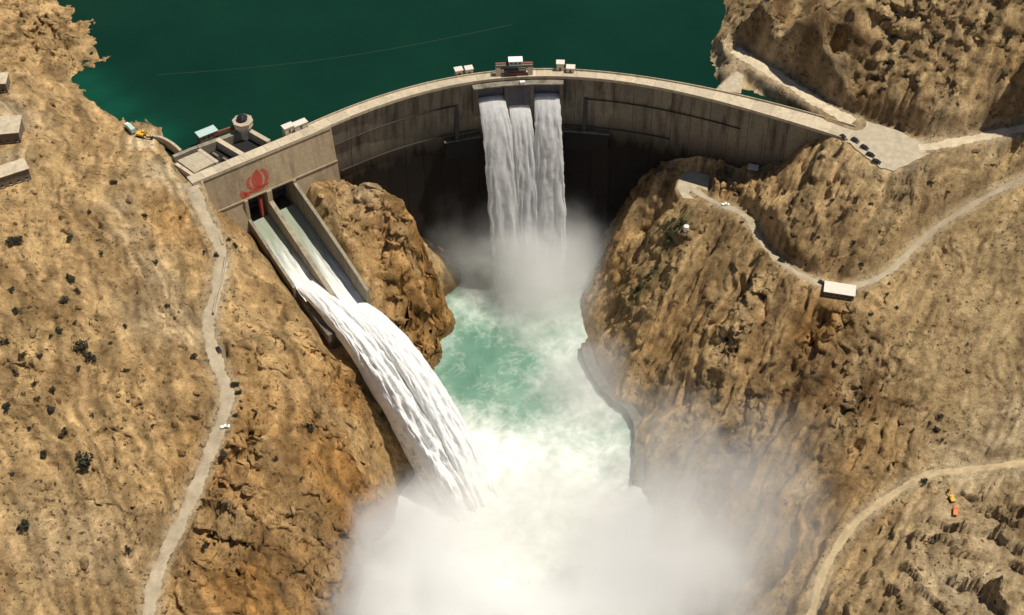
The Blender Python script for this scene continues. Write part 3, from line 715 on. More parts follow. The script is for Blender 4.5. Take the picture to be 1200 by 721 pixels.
for a0, a1 in segs:      # upper blocks
    wbox('wall_block', a0, a1, -3, fo(139.2), Zt + .05, 139.2, 'wall_concrete', o1b=fo(Zt))
for a0, a1 in [(-8, 4), (4.1, 18.4), (52.2, 66.5), (66.6, 80.5)]:   # lower blocks beside the openings
    wbox('wall_block', a0, a1, -7, fo(Zt) + .12, 70, Zt, 'wall_concrete', o1b=fo(70))
for a0, a1 in [(18.5, 20.5), (33, 36), (50, 52.1)]: wbox('gate_pier', a0, a1, -7, fo(Zt) + 1.6, 78, Zt, 'wall_concrete')
for a0, a1, mt in ((20.6, 32.9, 'gate_steel'), (36.1, 49.9, 'gate_steel')):
    g = wbox('spillway_gate', a0, a1, -3.5, -2.5, 100, Zt - .1, mt)
    for k in range(3): wbox('gate_rib', a0 + .2, a1 - .2, -2.45, -2.1, 103.5 + k * 4, 104 + k * 4, 'dark_steel')
    wbox('sill', a0, a1, -6, 7.8, 78, 95.6, 'wet_concrete')
wbox('gate_hoist', 28.6, 29.9, 4, 7.0, 99, 113, 'red_paint')
wbox('ledge', -8, 80.6, fo(Zt), fo(Zt) + .75, Zt - .45, Zt + .45, 'wall_concrete')
for a0 in range(-8, 80, 8):
    wbox('crest_slab', a0, min(a0 + 7.9, 80.6), -3.4, fo(139.2) + .6, 139.22, 140.07, 'crest_concrete')
    wbox('parapet', a0, min(a0 + 7.9, 80.6), fo(139.2) + .1, fo(139.2) + .55, 140.07, 141.2, 'crest_concrete')
# emblem: red brush strokes on the face (a = along, z = height)
def fpt(a, z, lift=.06): p = wl(a, fo(z) + lift); return np.array([p[0], p[1], z]) - HL
def stroke(pts_, wd, name='emblem_stroke'):
    mb = MB(); pts_ = np.array(pts_, float); n = 14
    tt = np.linspace(0, 1, n); q = np.array([sum(math.comb(len(pts_) - 1, i) * (1 - t) ** (len(pts_) - 1 - i) * t ** i * pts_[i] for i in range(len(pts_))) for t in tt])
    d = np.gradient(q, axis=0); d /= np.hypot(d[:, 0], d[:, 1])[:, None] + 1e-9; nn = np.c_[-d[:, 1], d[:, 0]]
    V = []
    for i in range(n):
        ww = 1.35 * wd * (.45 + .55 * math.sin(math.pi * (i + .6) / (n + .2)))
        for sgn in (-1, 1):
            for lf in (.02, .14): V.append(fpt(*(q[i] + nn[i] * ww * sgn), lf))
    f = []
    for i in range(n - 1):
        a = i * 4; b = a + 4; f += [(a + 1, a + 3, b + 3, b + 1), (a, a + 1, b + 1, b), (a + 3, a + 2, b + 2, b + 3)]
    mb.add(V, f); return mb.build(name, 'red_paint', hw)
ex, ez = 29.5, 126.3
stroke([(ex, ez - 5.5), (ex - .6, ez), (ex + .4, ez + 6.5)], 1.0)                     # central upright
stroke([(ex + .5, ez - 5.5), (ex + 3.2, ez - 2), (ex + 1.8, ez + 4.5), (ex + .8, ez + 6)], .85)
stroke([(ex + 1, ez - 6), (ex + 8.5, ez - 3.5), (ex + 6, ez + 5), (ex + 3.2, ez + 5.5)], .8)
stroke([(ex - .6, ez - 5.5), (ex - 3.6, ez - 2), (ex - 2.5, ez + 3.0), (ex - .9, ez + 5)], .85)
stroke([(ex - 1, ez - 6), (ex - 8.5, ez - 3.5), (ex - 6.3, ez + 3), (ex - 3.6, ez + 3.5)], .75)
stroke([(ex - 6, ez - 5.8), (ex, ez - 7.4), (ex + 6.5, ez - 4.4)], .7)
stroke([(ex - 11, ez - 3.5), (ex - 10, ez - 6.8), (ex - 8.0, ez - 7.2)], 1.5)
stroke([(ex - 9.5, ez - 5.5), (ex - 8, ez - 7.5), (ex - 5.5, ez - 5.5)], 1.1)

# ------------------------------------------------------------------ chute
chute = empty('spillway_chute', (*wl(38, 8), 100)); CLc = np.array(chute.location)
tag(chute, 'twin channel concrete spillway chute sloping down beside the rock knob', 'spillway chute')
def sweep(a0, a1, o0, o1, zlo, zhi, name, mat, n=24):
    V = []
    for o in np.linspace(o0, o1, n):
        for a, zf in ((a0, zlo), (a1, zlo), (a1, zhi), (a0, zhi)):
            p = wl(a, o); V.append(np.array([p[0], p[1], zf(o)]) - CLc)
    f = [(k * 4 + i, k * 4 + (i + 1) % 4, k * 4 + 4 + (i + 1) % 4, k * 4 + 4 + i) for k in range(n - 1) for i in range(4)]
    f += [(3, 2, 1, 0), tuple((n - 1) * 4 + i for i in range(4))]
    f = [q[::-1] for q in f]
    return MB().add(V, f).build(name, mat, chute)
for a0, a1 in ((20.5, 33), (36, 50)): sweep(a0, a1, 7.9, CH_END - 6, lambda o: FLOOR(o) - 6, lambda o: FLOOR(o), 'channel_floor', 'wet_concrete')
sweep(33.1, 35.9, fo(Zt) + 1.7, CH_END, lambda o: FLOOR(o) - 12, lambda o: 112.7 - .345 * o, 'middle_wall', 'chute_concrete')
sweep(50.1, 52.0, fo(Zt) + 1.7, CH_END - 12, lambda o: FLOOR(o) - 14, lambda o: 115.5 - .30 * (o - 8) - .0010 * max(0, o - 30) ** 2, 'training_wall', 'chute_concrete')
sweep(18.6, 20.4, fo(Zt) + 1.7, CH_END - 40, lambda o: FLOOR(o) - 10, lambda o: FLOOR(o) + 8.0 - .06 * o, 'training_wall', 'chute_concrete')
sweep(20.8, 49.8, 60, CH_END - 8, lambda o: FLOOR(o) - 30, lambda o: FLOOR(o) - 6.05, 'flip_bucket', 'wet_concrete', 8)
# water in the channels
def channel_water(a0, a1, o0, o1, depth, name, label):
    nu, nv = 26, 120; U, Vv = np.meshgrid(np.linspace(0, 1, nu), np.linspace(0, 1, nv)); a = a0 + (a1 - a0) * U; o = o0 + (o1 - o0) * Vv
    z = np.vectorize(FLOOR)(o) + depth + .45 * fbm(U * 5, Vv * 14, 4, 7) * (.4 + Vv) + 1.0 * np.abs(U - .5) ** 2
    P2 = W0 + a[..., None] * Wd + o[..., None] * Wo
    base = np.array([*wl((a0 + a1) / 2, o0), FLOOR(o0)])
    ob = grid_mesh(name, np.c_[P2.reshape(-1, 2), z.ravel()] - base, nu, nv, 'chute_flow', uv=np.c_[U.ravel(), Vv.ravel()], attrs={'torn': np.zeros(nu * nv)})
    ob.location = base
    return tag(ob, label, 'flowing water', 'water running down the spillway chute')
channel_water(36.1, 49.9, 7, CH_END - 7, 2.2, 'channel_water', 'pale water racing down the chute channel beside the rock knob')
channel_water(20.6, 32.9, 7, CH_END - 30, 2.4, 'channel_water', 'greenish water in the chute channel nearer the tan hillside')

# ------------------------------------------------------------------ falling water
def sheet(name, mat, label, cat, group, path, width, thick, side, nu=44, nv=130, rough=1.0, torn_end=.5, torn_edge=.35, seed=0, lump=0.0, under=0.0, boxy=.8, freq=9.):
    """closed ribbon of falling water: path(t)->centre, width(t), thickness(t), side = unit vector across"""
    T = np.linspace(0, 1, nv); c = np.array([path(t) for t in T]); tg = np.gradient(c, axis=0); tg /= np.linalg.norm(tg, axis=1)[:, None]
    side = np.array(side, float); nrm = np.cross(tg, side); nrm /= np.linalg.norm(nrm, axis=1)[:, None]
    ang = np.linspace(0, 2 * math.pi, nu, endpoint=False); V = np.zeros((nv, nu, 3)); UV = np.zeros((nv, nu, 2)); TN = np.zeros((nv, nu))
    ca = np.sign(np.cos(ang)) * np.abs(np.cos(ang)) ** boxy; sa = np.sign(np.sin(ang)) * np.abs(np.sin(ang)) ** boxy
    for k, t in enumerate(T):
        A = ang / (2 * math.pi) * 14
        st = fbm(np.cos(ang) * 5 + 20, np.sin(ang) * 2.5 + np.full(nu, t * freq), 4, seed + 3)
        ed = fbm(np.full(nu, t * 16.) + np.sign(np.cos(ang)) * 5, np.full(nu, seed * 1.7), 4, seed)
        lp = fbm(np.cos(ang) * 5 + 9, t * freq * 1.6 + np.sin(ang) * 3, 4, seed + 8)
        w_ = width(t) / 2 * (1 + (.10 * ed) * min(1, t * 4) * rough); h_ = thick(t) / 2 * (1 + .6 * st * min(1, .15 + t * 3) * rough)
        V[k] = c[k] + (ca * w_)[:, None] * side + (sa * h_)[:, None] * nrm[k] + (lp * lump * min(1, t * 3))[:, None] * (nrm[k] * np.sign(sa)[:, None] * .8 + side * ca[:, None] * .5)
        UV[k, :, 0] = np.cos(ang) * .5 + .5 + (np.sin(ang) < 0) * 1.7; UV[k, :, 1] = t
        TN[k] = torn_edge * sstep(.72, 1.0, np.abs(np.cos(ang))) * min(1, t * 5) + torn_end * sstep(.55, 1.0, t) + under * sstep(-.2, -.9, np.sin(ang)) * min(1, t * 2)
    base = c[0].copy()
    ob = grid_mesh(name, V.reshape(-1, 3) - base, nu, nv, mat, closed_u=True, uv=UV.reshape(-1, 2), attrs={'torn': TN.ravel()})
    ob.location = base
    return tag(ob, label, cat, group)
def crown_fall(px0, px1, ztop, out0, reach, label, seed, th=3.2, wgrow=1.34):
    s0, s1 = s_at_px(px0), s_at_px(px1); c, n = crest((s0 + s1) / 2); c = c + n * (half_w(0) + out0); wd = abs(s1 - s0)
    def path(t):
        drop = (ztop - (-1)) * (t ** 1.7 * .93 + .07 * t); o = reach * math.sqrt(max(0, drop / (ztop + 1)))
        return np.array([c[0] + n[0] * o + 5 * t, c[1] + n[1] * o, ztop - drop])
    side = np.array([-n[1], n[0], 0]); side = side * np.sign(side[0])
    return sheet('waterfall', 'fall_water', label, 'waterfall', 'falls from the dam crown', path, lambda t: wd * (1 + (wgrow - 1) * t), lambda t: 1.0 + th * min(1, t * 5) + 4.0 * t, side, nu=64, nv=240, seed=seed, rough=.6, lump=.25, freq=5. + seed, torn_edge=.45)
crown_fall(557.5, 588.5, 128.4, .5, 36, 'white waterfall pouring from the dam gate nearest the tan headworks', 1)
crown_fall(595, 619.5, 121.5, 2.8, 34, 'narrower middle waterfall starting lower below the grey breast wall', 2, th=2.4, wgrow=1.3)
crown_fall(626, 655.5, 128.4, .5, 36, 'white waterfall pouring from the dam gate farthest from the headworks', 3)
def jet(a, o0, land_px, zlip, peak, wd0, wd1, th0, th1, label, seed, side_tw=0):
    p0 = np.array([*wl(a, o0), zlip]); p1 = P(*land_px, -1)
    side = np.array([Wd[0], Wd[1], 0])
    def path(t):
        q = p0 + (p1 - p0) * t
        q[2] = p0[2] + (p1[2] - p0[2] - 4 * peak) * t * t * 1.0 + 4 * peak * t - (th1 - th0) * .42 * min(1, t * 1.3)
        return q
    return sheet('spillway_jet', 'jet_water', label, 'water jet', 'jets leaping off the chute', path, lambda t: wd0 + (wd1 - wd0) * t, lambda t: th0 + (th1 - th0) * min(1, t * 1.3), side, nu=120, nv=340, seed=seed, rough=.32, torn_end=.3, torn_edge=.46, lump=.34, under=.42, boxy=.76, freq=12.)
jet(43, CH_END - 14, (570, 585), FLOOR(CH_END - 14) + 2.4, 6, 14.0, 20, 3.4, 14, 'broad white jet leaping off the chute channel beside the rock knob', 5)
jet(27, CH_END - 40, (538, 592), FLOOR(CH_END - 40) + 2.2, 4, 12.5, 19, 3.4, 34, 'white jet falling off the chute channel beside the hillside, grey in its own shade', 6)

# ------------------------------------------------------------------ spray clouds
def ico(name, mat, px, py, z, r, label):
    c = P(px, py, z); me = bpy.data.meshes.new(name)
    import bmesh
    bm = bmesh.new(); bmesh.ops.create_icosphere(bm, subdivisions=3, radius=1.0); bm.to_mesh(me); bm.free()
    o = link(name, me, mat); o.location = c; o.scale = r
    return tag(o, label, 'spray', 'spray clouds over the plunge pool', 'stuff')
ico('spray_cloud', 'spray_fall', 622, 318, 10, (64, 46, 62), 'pale mist boiling up at the foot of the crown waterfalls')
ico('spray_cloud', 'spray_thin', 640, 352, 8, (64, 60, 40), 'thin mist drifting off the falls over the green pool')
ico('spray_cloud', 'spray_thin', 705, 455, 8, (60, 60, 34), 'thin mist over the guide wall bank of the pool')
ico('spray_cloud', 'spray_dense', 472, 655, 16, (72, 70, 52), 'greyish white spray billowing against the ochre cliff below the jets')
ico('spray_cloud', 'spray_dense', 545, 745, 18, (105, 62, 50), 'white spray rolling down the gorge at the front')
ico('spray_cloud', 'spray_thin', 610, 610, 10, (90, 60, 46), 'thin bright spray where the jets strike the pool')
ico('spray_cloud', 'spray_dense', 770, 690, 14, (88, 86, 52), 'bright spray spreading over the bank on the dirt track side')
ico('spray_cloud', 'spray_thin', 835, 600, 30, (120, 105, 66), 'thin brownish mist drifting over the lower bank by the dirt track')
ico('spray_cloud', 'spray_thin', 612, 290, 26, (92, 44, 58), 'faint mist hanging in the shade below the arch dam')

# ------------------------------------------------------------------ intake platform behind the headworks
def w140(px, py, z=140): return P(px, py, z)[:2]
def bar_px(mb, L, p0, p1, wd, z0, z1, z=140):
    a = w140(*p0, z); b = w140(*p1, z); d = (b - a) / np.hypot(*(b - a)); n = np.array([-d[1], d[0]]) * wd / 2
    return mb.prism([a - n - L[:2], b - n - L[:2], b + n - L[:2], a + n - L[:2]], z0 - L[2], z1 - L[2])
ip = empty('intake_platform', (*w140(255, 180), 139)); IL = np.array(ip.location)
tag(ip, 'concrete intake platform with two dark open gate pits between headworks and lake', 'intake platform')
def quad(name, px4, z0, z1, mat, parent=ip, L=IL):
    q = [w140(*p) - L[:2] for p in px4]
    ar = sum(q[i][0] * q[(i + 1) % 4][1] - q[(i + 1) % 4][0] * q[i][1] for i in range(4))
    if ar < 0: q = q[::-1]
    return MB().prism(q, z0 - L[2], z1 - L[2]).build(name, mat, parent)
quad('cover_slab', [(208, 188.5), (233, 178), (251.5, 191), (228, 203)], 138.8, 140.35, 'crest_concrete')
quad('pit_floor', [(205, 187), (290, 152), (318, 168), (232, 206)], 130, 134.8, 'recess_shade')  # shallow floor, the deep pit's shade painted as black
for nm, a, b, wd, z0, z1 in [('cross_beam', (254.5, 163.5), (288, 183.5), 3.0, 112, 140.3), ('cross_beam', (289, 151), (315, 165.5), 2.8, 112, 140.3), ('cross_beam', (233, 175), (254.5, 190), 2.2, 112, 140.1),
                          ('lake_side_beam', (203, 183), (231, 171.5), 2.4, 112, 139.9), ('lake_side_beam', (232, 172), (289, 151.5), 3.0, 112, 140.15), ('deck_edge', (206, 190.5), (229, 206), 2.0, 130, 139.4)]:
    bar_px(MB(), IL, a, b, wd, z0, z1).build(nm, 'crest_concrete' if nm != 'lake_side_beam' else 'chute_concrete', ip)
bar_px(MB(), IL, (236, 165), (286, 148), 1.0, 140.2, 142.6).build('gantry_rail', 'rust_steel', ip)
for t in (.25, .6):
    p = (240 + 34 * t, 170 + 16 * t); bar_px(MB(), IL, p, (p[0] + 6, p[1] + 4), 1.4, 130, 137.0).build('gate_guide', 'building_wall', ip)
bar_px(MB(), IL, (292, 174), (298, 177), 3.0, 130, 138).build('gate_guide', 'building_wall', ip)

hh = empty('hoist_house', (*w140(243, 160), 140)); hh.rotation_euler[2] = math.atan2(Wd[1], Wd[0])
tag(hh, 'small shed with pale teal roof at the lake edge of the intake platform', 'shed')
MB().box(-5.5, 5.5, -2.6, 2.6, -14, 3.4).build('wall', 'building_wall', hh); MB().prism([(-6, -3.1), (6, -3.1), (6, 3.1), (-6, 3.1)], 3.4, 3.9).build('roof', 'roof_teal', hh, bevel=.1)
for k in (-3, 0, 3): MB().box(k - .7, k + .7, -2.68, -2.6, 1, 2.4).build('window', 'window_dark', hh)

tw = empty('intake_tower', (*w140(286, 152), 139)); tag(tw, 'cream intake tower with flared octagonal head and dark cap standing in the lake', 'tower')
MB().lathe([(3.6, -30), (3.6, .5), (3.8, 1.5), (5.6, 4.2), (5.8, 7.2)], 8).build('shaft', 'tower_cream', tw)
MB().lathe([(6.1, 7.2), (6.1, 7.8), (5.4, 8.0)], 8).build('deck', 'crest_concrete', tw)
cp = MB().lathe([(2.9, 8.0), (2.9, 9.8), (3.3, 9.9), (2.1, 11.0), (.4, 11.5)], 8).build('cap', 'black_paint', tw)

def hoist(px, py, size, label, tall=3.6):
    c = w140(px, py); o = empty('hoist_hut', (*c, 140)); s0 = float(np.interp(c[0], xs, sl_)); n = crest(s0)[1]
    o.rotation_euler[2] = math.atan2(n[1], n[0]) + math.pi / 2
    if px < 355: o.rotation_euler[2] = math.atan2(Wd[1], Wd[0])
    MB().box(-size, size, -1.9, 1.9, -6, tall).build('wall', 'tower_cream', o, bevel=.08)
    MB().prism([(-size - .4, -2.3), (size + .4, -2.3), (size + .4, 2.3), (-size - .4, 2.3)], tall, tall + .45).build('roof', 'roof_white', o, bevel=.06)
    MB().box(-.6, .6, -1.98, -1.9, .1, 2.2).build('door', 'rust_steel', o)
    return tag(o, label, 'hut', 'small hoist huts along the dam crest')
hoist(537.5, 87, 2.2, 'cream hoist hut on the crest, farthest left of the two before the first fall')
hoist(549.5, 85.5, 2.2, 'cream hoist hut on the crest just left of the gantry crane')
hoist(656.5, 81, 2.2, 'taller cream hoist hut on the crest just right of the gantry crane', 4.8)
hoist(668.5, 83.5, 2.4, 'low cream hoist hut on the crest, farthest right of the crest huts', 3.0)
hoist(338, 153.5, 3.0, 'white hoist hut where the arch crest meets the headworks', 3.6)
hoist(351.5, 149, 4.2, 'long white hoist hut at the bend of the crest beside the smaller one', 3.0)

gc = empty('gantry_crane', (*w140(604, 87.0), 140)); gc.rotation_euler[2] = .05
tag(gc, 'gantry crane with pale cabin straddling the crest above the falls', 'crane')
for x0 in (-10.5, 9.0):
    MB().box(x0 - 1.5, x0 + 1.5, -1.6, 1.6, -8, 6.2).build('leg', 'tower_cream', gc, bevel=.1)
MB().box(-12, 10.5, .4, 1.8, 6.2, 7.6).build('girder', 'rust_steel', gc); MB().box(-12, 10.5, -1.8, -.4, 6.2, 7.6).build('girder', 'building_wall', gc)
MB().box(-7, 6.5, -1.2, 2.4, -6, 3.0).build('machine_deck', 'building_wall', gc); MB().box(-5, 5, -2.0, -1.0, 0, 2.2).build('winch', 'rust_steel', gc)
cb = MB().box(-4, 4, -2.4, 2.4, 7.6, 10.6).build('cabin', 'roof_teal', gc, bevel=.15); MB().box(-4.3, 4.3, -2.7, 2.7, 10.6, 11.0).build('roof', 'white_paint', cb)
for k in (-2.4, 0, 2.4): MB().box(k - .8, k + .8, -2.46, -2.4, 8.7, 10.0).build('window', 'window_dark', cb)

# ------------------------------------------------------------------ walls along roads and pool
def wall_line(name, ctrl, wd, zlo, zhi, mat, label, cat, off=0, jit=0):
    JR = random.Random(11); p = polyline(ctrl, 3); p[:, 2] += [JR.uniform(-jit, jit) for _ in p]; d = np.gradient(p[:, :2], axis=0); d /= np.hypot(d[:, 0], d[:, 1])[:, None]; n = np.c_[-d[:, 1], d[:, 0]]
    root = p[0].copy(); mb = MB(); V = []
    for i in range(len(p)):
        a = p[i, :2] + n[i] * (off - wd / 2 + JR.uniform(-jit, jit)) - root[:2]; b = p[i, :2] + n[i] * (off + wd / 2 + JR.uniform(-jit, jit)) - root[:2]; z = p[i, 2] - root[2]
        V += [(*a, z + zlo), (*b, z + zlo), (*b, z + zhi), (*a, z + zhi)]
    f = [(k * 4 + i, k * 4 + (i + 1) % 4, k * 4 + 4 + (i + 1) % 4, k * 4 + 4 + i) for k in range(len(p) - 1) for i in range(4)]
    f += [(3, 2, 1, 0), tuple((len(p) - 1) * 4 + i for i in range(4))]
    mb.add(V, f); o = mb.build(name, mat); o.location = root
    return tag(o, label, cat)
wall_line('guide_wall', [(686, 398, 8), (694, 425, 8), (712, 452, 8), (744, 482, 8), (750, 520, 8), (748, 560, 8)], 6.0, -14, -2.6, 'wet_concrete', 'low grey concrete guide wall along the bank of the plunge pool', 'wall', jit=.55)
wall_line('road_parapet', [(265, 300, 124.6), (261, 325, 121.5), (254, 348, 119), (250, 368, 117)], .6, -1.0, 1.1, 'crest_concrete', 'pale concrete parapet along the access road below the headworks', 'parapet')
wall_line('retaining_wall', [(172, 160.5, 137), (188, 162, 138), (203, 170, 139), (212, 178, 139.4)], 1.6, -6, 1.2, 'crest_concrete', 'curved pale shore wall between the lake and the intake platform', 'wall')
wall_line('retaining_wall', [(236, 212, 139.8), (243, 235, 133), (252, 262, 128), (262, 288, 125)], 1.2, -5, 1.2, 'wall_concrete', 'tan retaining wall dropping from the headworks corner beside the access road', 'wall')

wg = empty('wing_wall', (*w140(852, 104), 134)); tag(wg, 'pale concrete wing wall rising from the lake behind the far crest', 'wall')
q = [w140(838, 106, 137), w140(868, 112, 137), w140(871, 90, 142), w140(862, 84, 142)]; q = [p - np.array(wg.location[:2]) for p in q]
MB().prism(q, -12, [3.5, 4.5, 9, 9]).build('slab', 'crest_concrete', wg); MB().prism([(q[0] * .9 + q[3] * .1), (q[0] * .9 + q[3] * .1) + np.array([1.0, .2]), q[3] + np.array([.9, -.4]), q[3] + np.array([0, -.6])], [3.9, 3.9, 9, 9], [4.6, 4.6, 9.9, 9.9]).build('kerb', 'wall_concrete', wg)
lbm = MB(); A0 = P(185, 88, 134); A1 = P(600, 29, 134)
for k in range(150):
    t = k / 150; p = A0 + (A1 - A0) * t; p[1] -= 9 * math.sin(math.pi * t); q = A0 + (A1 - A0) * (t + .0052); q[1] -= 9 * math.sin(math.pi * (t + .0052))
    lbm.bar(np.array([p[0], p[1], 134.05]) - A0, np.array([q[0], q[1], 134.05]) - A0, .2, 6)
o = lbm.build('log_boom', 'boom_float'); o.location = A0; tag(o, 'faint floating log boom line strung across the green reservoir', 'boom')
# ------------------------------------------------------------------ buildings
def building(name, px, py, z, rz, lx_, ly_, h, label, nwin, roof='roof_white', door=True, base=4):
    c = P(px, py, z); o = empty(name, c, rz)
    wv = MB().box(-lx_ / 2, lx_ / 2, -ly_ / 2, ly_ / 2, -base, h).build('wall', 'building_wall', o)
    MB().box(-lx_ / 2 - .5, lx_ / 2 + .5, -ly_ / 2 - .6, ly_ / 2 + .5, h, h + .4).build('roof', roof, o, bevel=.06)
    for k in range(nwin):
        x0 = -lx_ / 2 + (k + .5) * lx_ / nwin
        wn = MB().box(x0 - .75, x0 + .75, -ly_ / 2 - .06, -ly_ / 2 + .02, 1.1, 2.4).build('window', 'window_dark', o)
        MB().box(x0 - .9, x0 + .9, -ly_ / 2 - .22, -ly_ / 2 - .02, .95, 1.1).build('sill', 'tower_cream', wn)
    if door: MB().box(lx_ / 2 + .001, lx_ / 2 + .07, -.6, .6, 0, 2.1).build('door', 'rust_steel', o)
    return tag(o, label, 'building')
building('roadside_building', 983, 344, 91, math.radians(-13), 16.5, 8.0, 3.6, 'long white roofed building beside the hillside road at its bend', 6)
building('hillside_building', 6, 214, 162, math.radians(30), 26, 9, 7.5, 'pale roofed building at the left frame edge, lowest of the three', 6, 'crest_concrete')
building('hillside_building', -2, 160, 164, math.radians(8), 26, 15, 7.0, 'wide pale roofed building at the left frame edge, middle of the three', 6, 'crest_concrete')
building('hillside_building', -8, 104, 165, math.radians(6), 18, 10, 6.5, 'small building at the left frame edge nearest the lake, uppermost of the three', 4, 'crest_concrete')
building('roadside_hut', 882, 200, 97, math.radians(-18), 5.5, 4.2, 2.6, 'small white hut on the rock shoulder under the arch dam', 1, door=False)

# ------------------------------------------------------------------ vehicles
def wheels(o, xs_, hw_, r_, wd):
    for x0 in xs_:
        for sg in (-1, 1):
            ty = MB().wheel(x0, sg * hw_, r_, r_, wd).build('wheel', 'rubber', o)
            MB().wheel(x0, sg * (hw_ + .03), r_, r_ * .5, wd).build('rim', 'white_paint', ty)
def car(px, py, rz, paint, label, pickup=False, z=None, sc_=1.0):
    c = hit(px, py) if z is None else P(px, py, z); c = np.array([c[0], c[1], max(gz(c[0], c[1]) - .03, c[2] - .05) if z is None else z])
    o = empty('parked_car', c, rz); o.scale = (sc_,) * 3
    prof = [(-2.3, .45), (2.3, .45), (2.35, .8), (1.3, 1.0), (.75, 1.55), (-.35 if pickup else -1.6, 1.6), (-.6 if pickup else -2.2, 1.05), (-2.35, 1.0)]
    def ext(pr, y0, y1):
        n = len(pr); v = [(a, y0, b) for a, b in pr] + [(a, y1, b) for a, b in pr]
        return MB().add(v, [tuple(range(n)), tuple(range(2 * n - 1, n - 1, -1))] + [((i + 1) % n, i, n + i, n + (i + 1) % n) for i in range(n)])
    ext(prof, -.9, .9).build('body', paint, o, bevel=.08)
    MB().add([(1.24, -.75, 1.08), (1.24, .75, 1.08), (.83, .7, 1.5), (.83, -.7, 1.5)], [(0, 1, 2, 3)]).build('windscreen', 'window_dark', o).location = (.03, 0, .03)
    for sg in (-1, 1):
        MB().box(-.3 if pickup else -1.4, .8, sg * .905 - .01, sg * .905 + .01, 1.08, 1.45).build('side_window', 'window_dark', o)
        MB().box(2.3, 2.38, sg * .65 - .18, sg * .65 + .18, .62, .8).build('headlight', 'white_paint', o)
    wheels(o, (-1.4, 1.4), .82, .36, .24)
    return tag(o, label, 'car', 'cars parked around the dam')
car(264, 501, .2, 'white_paint', 'white car on the edge of the access road', True)
car(257, 412, -1.0, 'black_paint', 'dark car on the access road above the white one')
car(916, 307, -.6, 'black_paint', 'dark car on the hillside road before the long white building')
car(963, 333, -.7, 'black_paint', 'dark car at the end wall of the long white building')
car(850, 241, 0, 'white_paint', 'white car on the hillside road by the terrace', True)
for i, (a, b, t_) in enumerate([(984, 162, 'nearest the dam crest'), (998, 165.5, 'second from the dam crest'), (1009, 174, 'third from the dam crest'), (1016, 182.5, 'fourth from the dam crest'), (1023, 190.5, 'farthest from the dam crest')]):
    car(a + 4, b, -1.0 + .12 * i, 'black_paint', 'dark car parked on the edge of the grey pad, ' + t_, z=139.95, sc_=1.12)

tr_c = P(153, 153, 137.2); tk = empty('box_truck', tr_c, math.radians(128)); tag(tk, 'truck with pale white box body parked on the lake shore', 'truck')
MB().box(-4.6, 2.2, -1.3, 1.3, 1.0, 3.9).build('box_body', 'roof_teal', tk, bevel=.06); MB().box(2.5, 4.5, -1.2, 1.2, .7, 3.0).build('cab', 'white_paint', tk, bevel=.15)
MB().box(4.5, 4.56, -1.0, 1.0, 1.8, 2.7).build('windscreen', 'window_dark', tk); MB().box(-4.6, 4.4, -.5, .5, .55, .99).build('chassis', 'black_paint', tk)
wheels(tk, (-3.2, -2.0, 3.4), 1.0, .5, .35)
def excavator(c, rz, label, mat, boom=True, sc_=1.0):
    o = empty('excavator', c, rz); o.scale = (sc_,) * 3; tag(o, label, 'excavator', 'yellow earth moving machines')
    for sg in (-1, 1):
        MB().prism([(-2.0, sg * 1.25 - .35), (2.0, sg * 1.25 - .35), (2.0, sg * 1.25 + .35), (-2.0, sg * 1.25 + .35)], 0, .9).build('track', 'rubber', o, bevel=.3)
    MB().lathe([(.9, .7), (.9, 1.1)], 12).build('turntable', 'black_paint', o)
    MB().box(-2.4, 1.6, -1.3, 1.3, 1.1, 2.2).build('upper_body', mat, o, bevel=.15)
    cb = MB().box(.1, 1.5, .2, 1.25, 2.2, 3.3).build('cab', mat, o, bevel=.1); MB().box(1.5, 1.55, .3, 1.15, 2.3, 3.1).build('window', 'window_dark', cb)
    def arm(a, b, r_, nm):
        a = Vector(a); b = Vector(b); d = (b - a).normalized(); up = Vector((-d.z, 0, d.x)) * r_; sd_ = Vector((0, .28, 0))
        v = [a - up - sd_, a + up - sd_, a + up + sd_, a - up + sd_]; v2 = [p + (b - a) for p in v]
        return MB().add(v + v2, [(0, 1, 2, 3), (7, 6, 5, 4), (0, 4, 5, 1), (1, 5, 6, 2), (2, 6, 7, 3), (3, 7, 4, 0)]).build(nm, mat, o)
    arm((1.4, -.3, 1.6), (4.6, -.3, 4.6), .35, 'boom'); arm((4.5, -.3, 4.6), (6.2, -.3, 1.9), .26, 'stick')
    MB().prism([(5.6, -.9), (6.9, -.9), (6.6, .3), (5.6, .3)], .5, 1.9).build('bucket', 'black_paint', o)
    return o
excavator(P(166, 160, 137.2), math.radians(-20), 'yellow excavator beside the truck on the lake shore', 'yellow_paint', sc_=1.15)
c = P(1115, 586, 53); excavator((c[0], c[1], gz(c[0], c[1])), math.radians(100), 'yellow excavator among the rubble ridges on the lower bank', 'yellow_paint', sc_=.9)
c = P(1119, 601, 53); dk = empty('dump_truck', (c[0], c[1], gz(c[0], c[1])), math.radians(75)); tag(dk, 'small orange dump truck just below the excavator among the rubble ridges', 'truck')
MB().prism([(-2.8, -1.1), (.8, -1.1), (.8, 1.1), (-2.8, 1.1)], 1.0, [2.0, 2.3, 2.3, 2.0]).build('tipping_body', 'orange_paint', dk, bevel=.06)
MB().box(1.0, 2.6, -1.05, 1.05, .6, 2.4).build('cab', 'orange_paint', dk, bevel=.12); MB().box(2.6, 2.65, -.9, .9, 1.4, 2.2).build('windscreen', 'window_dark', dk)
MB().box(-2.7, 2.5, -.45, .45, .5, .98).build('chassis', 'black_paint', dk); wheels(dk, (-1.8, 1.8), .85, .48, .32)
tk2 = hit(804, 268); wt = empty('water_tank', (tk2[0], tk2[1], gz(tk2[0], tk2[1]) - .3)); tag(wt, 'small white water tank among the green bushes below the terrace', 'tank')
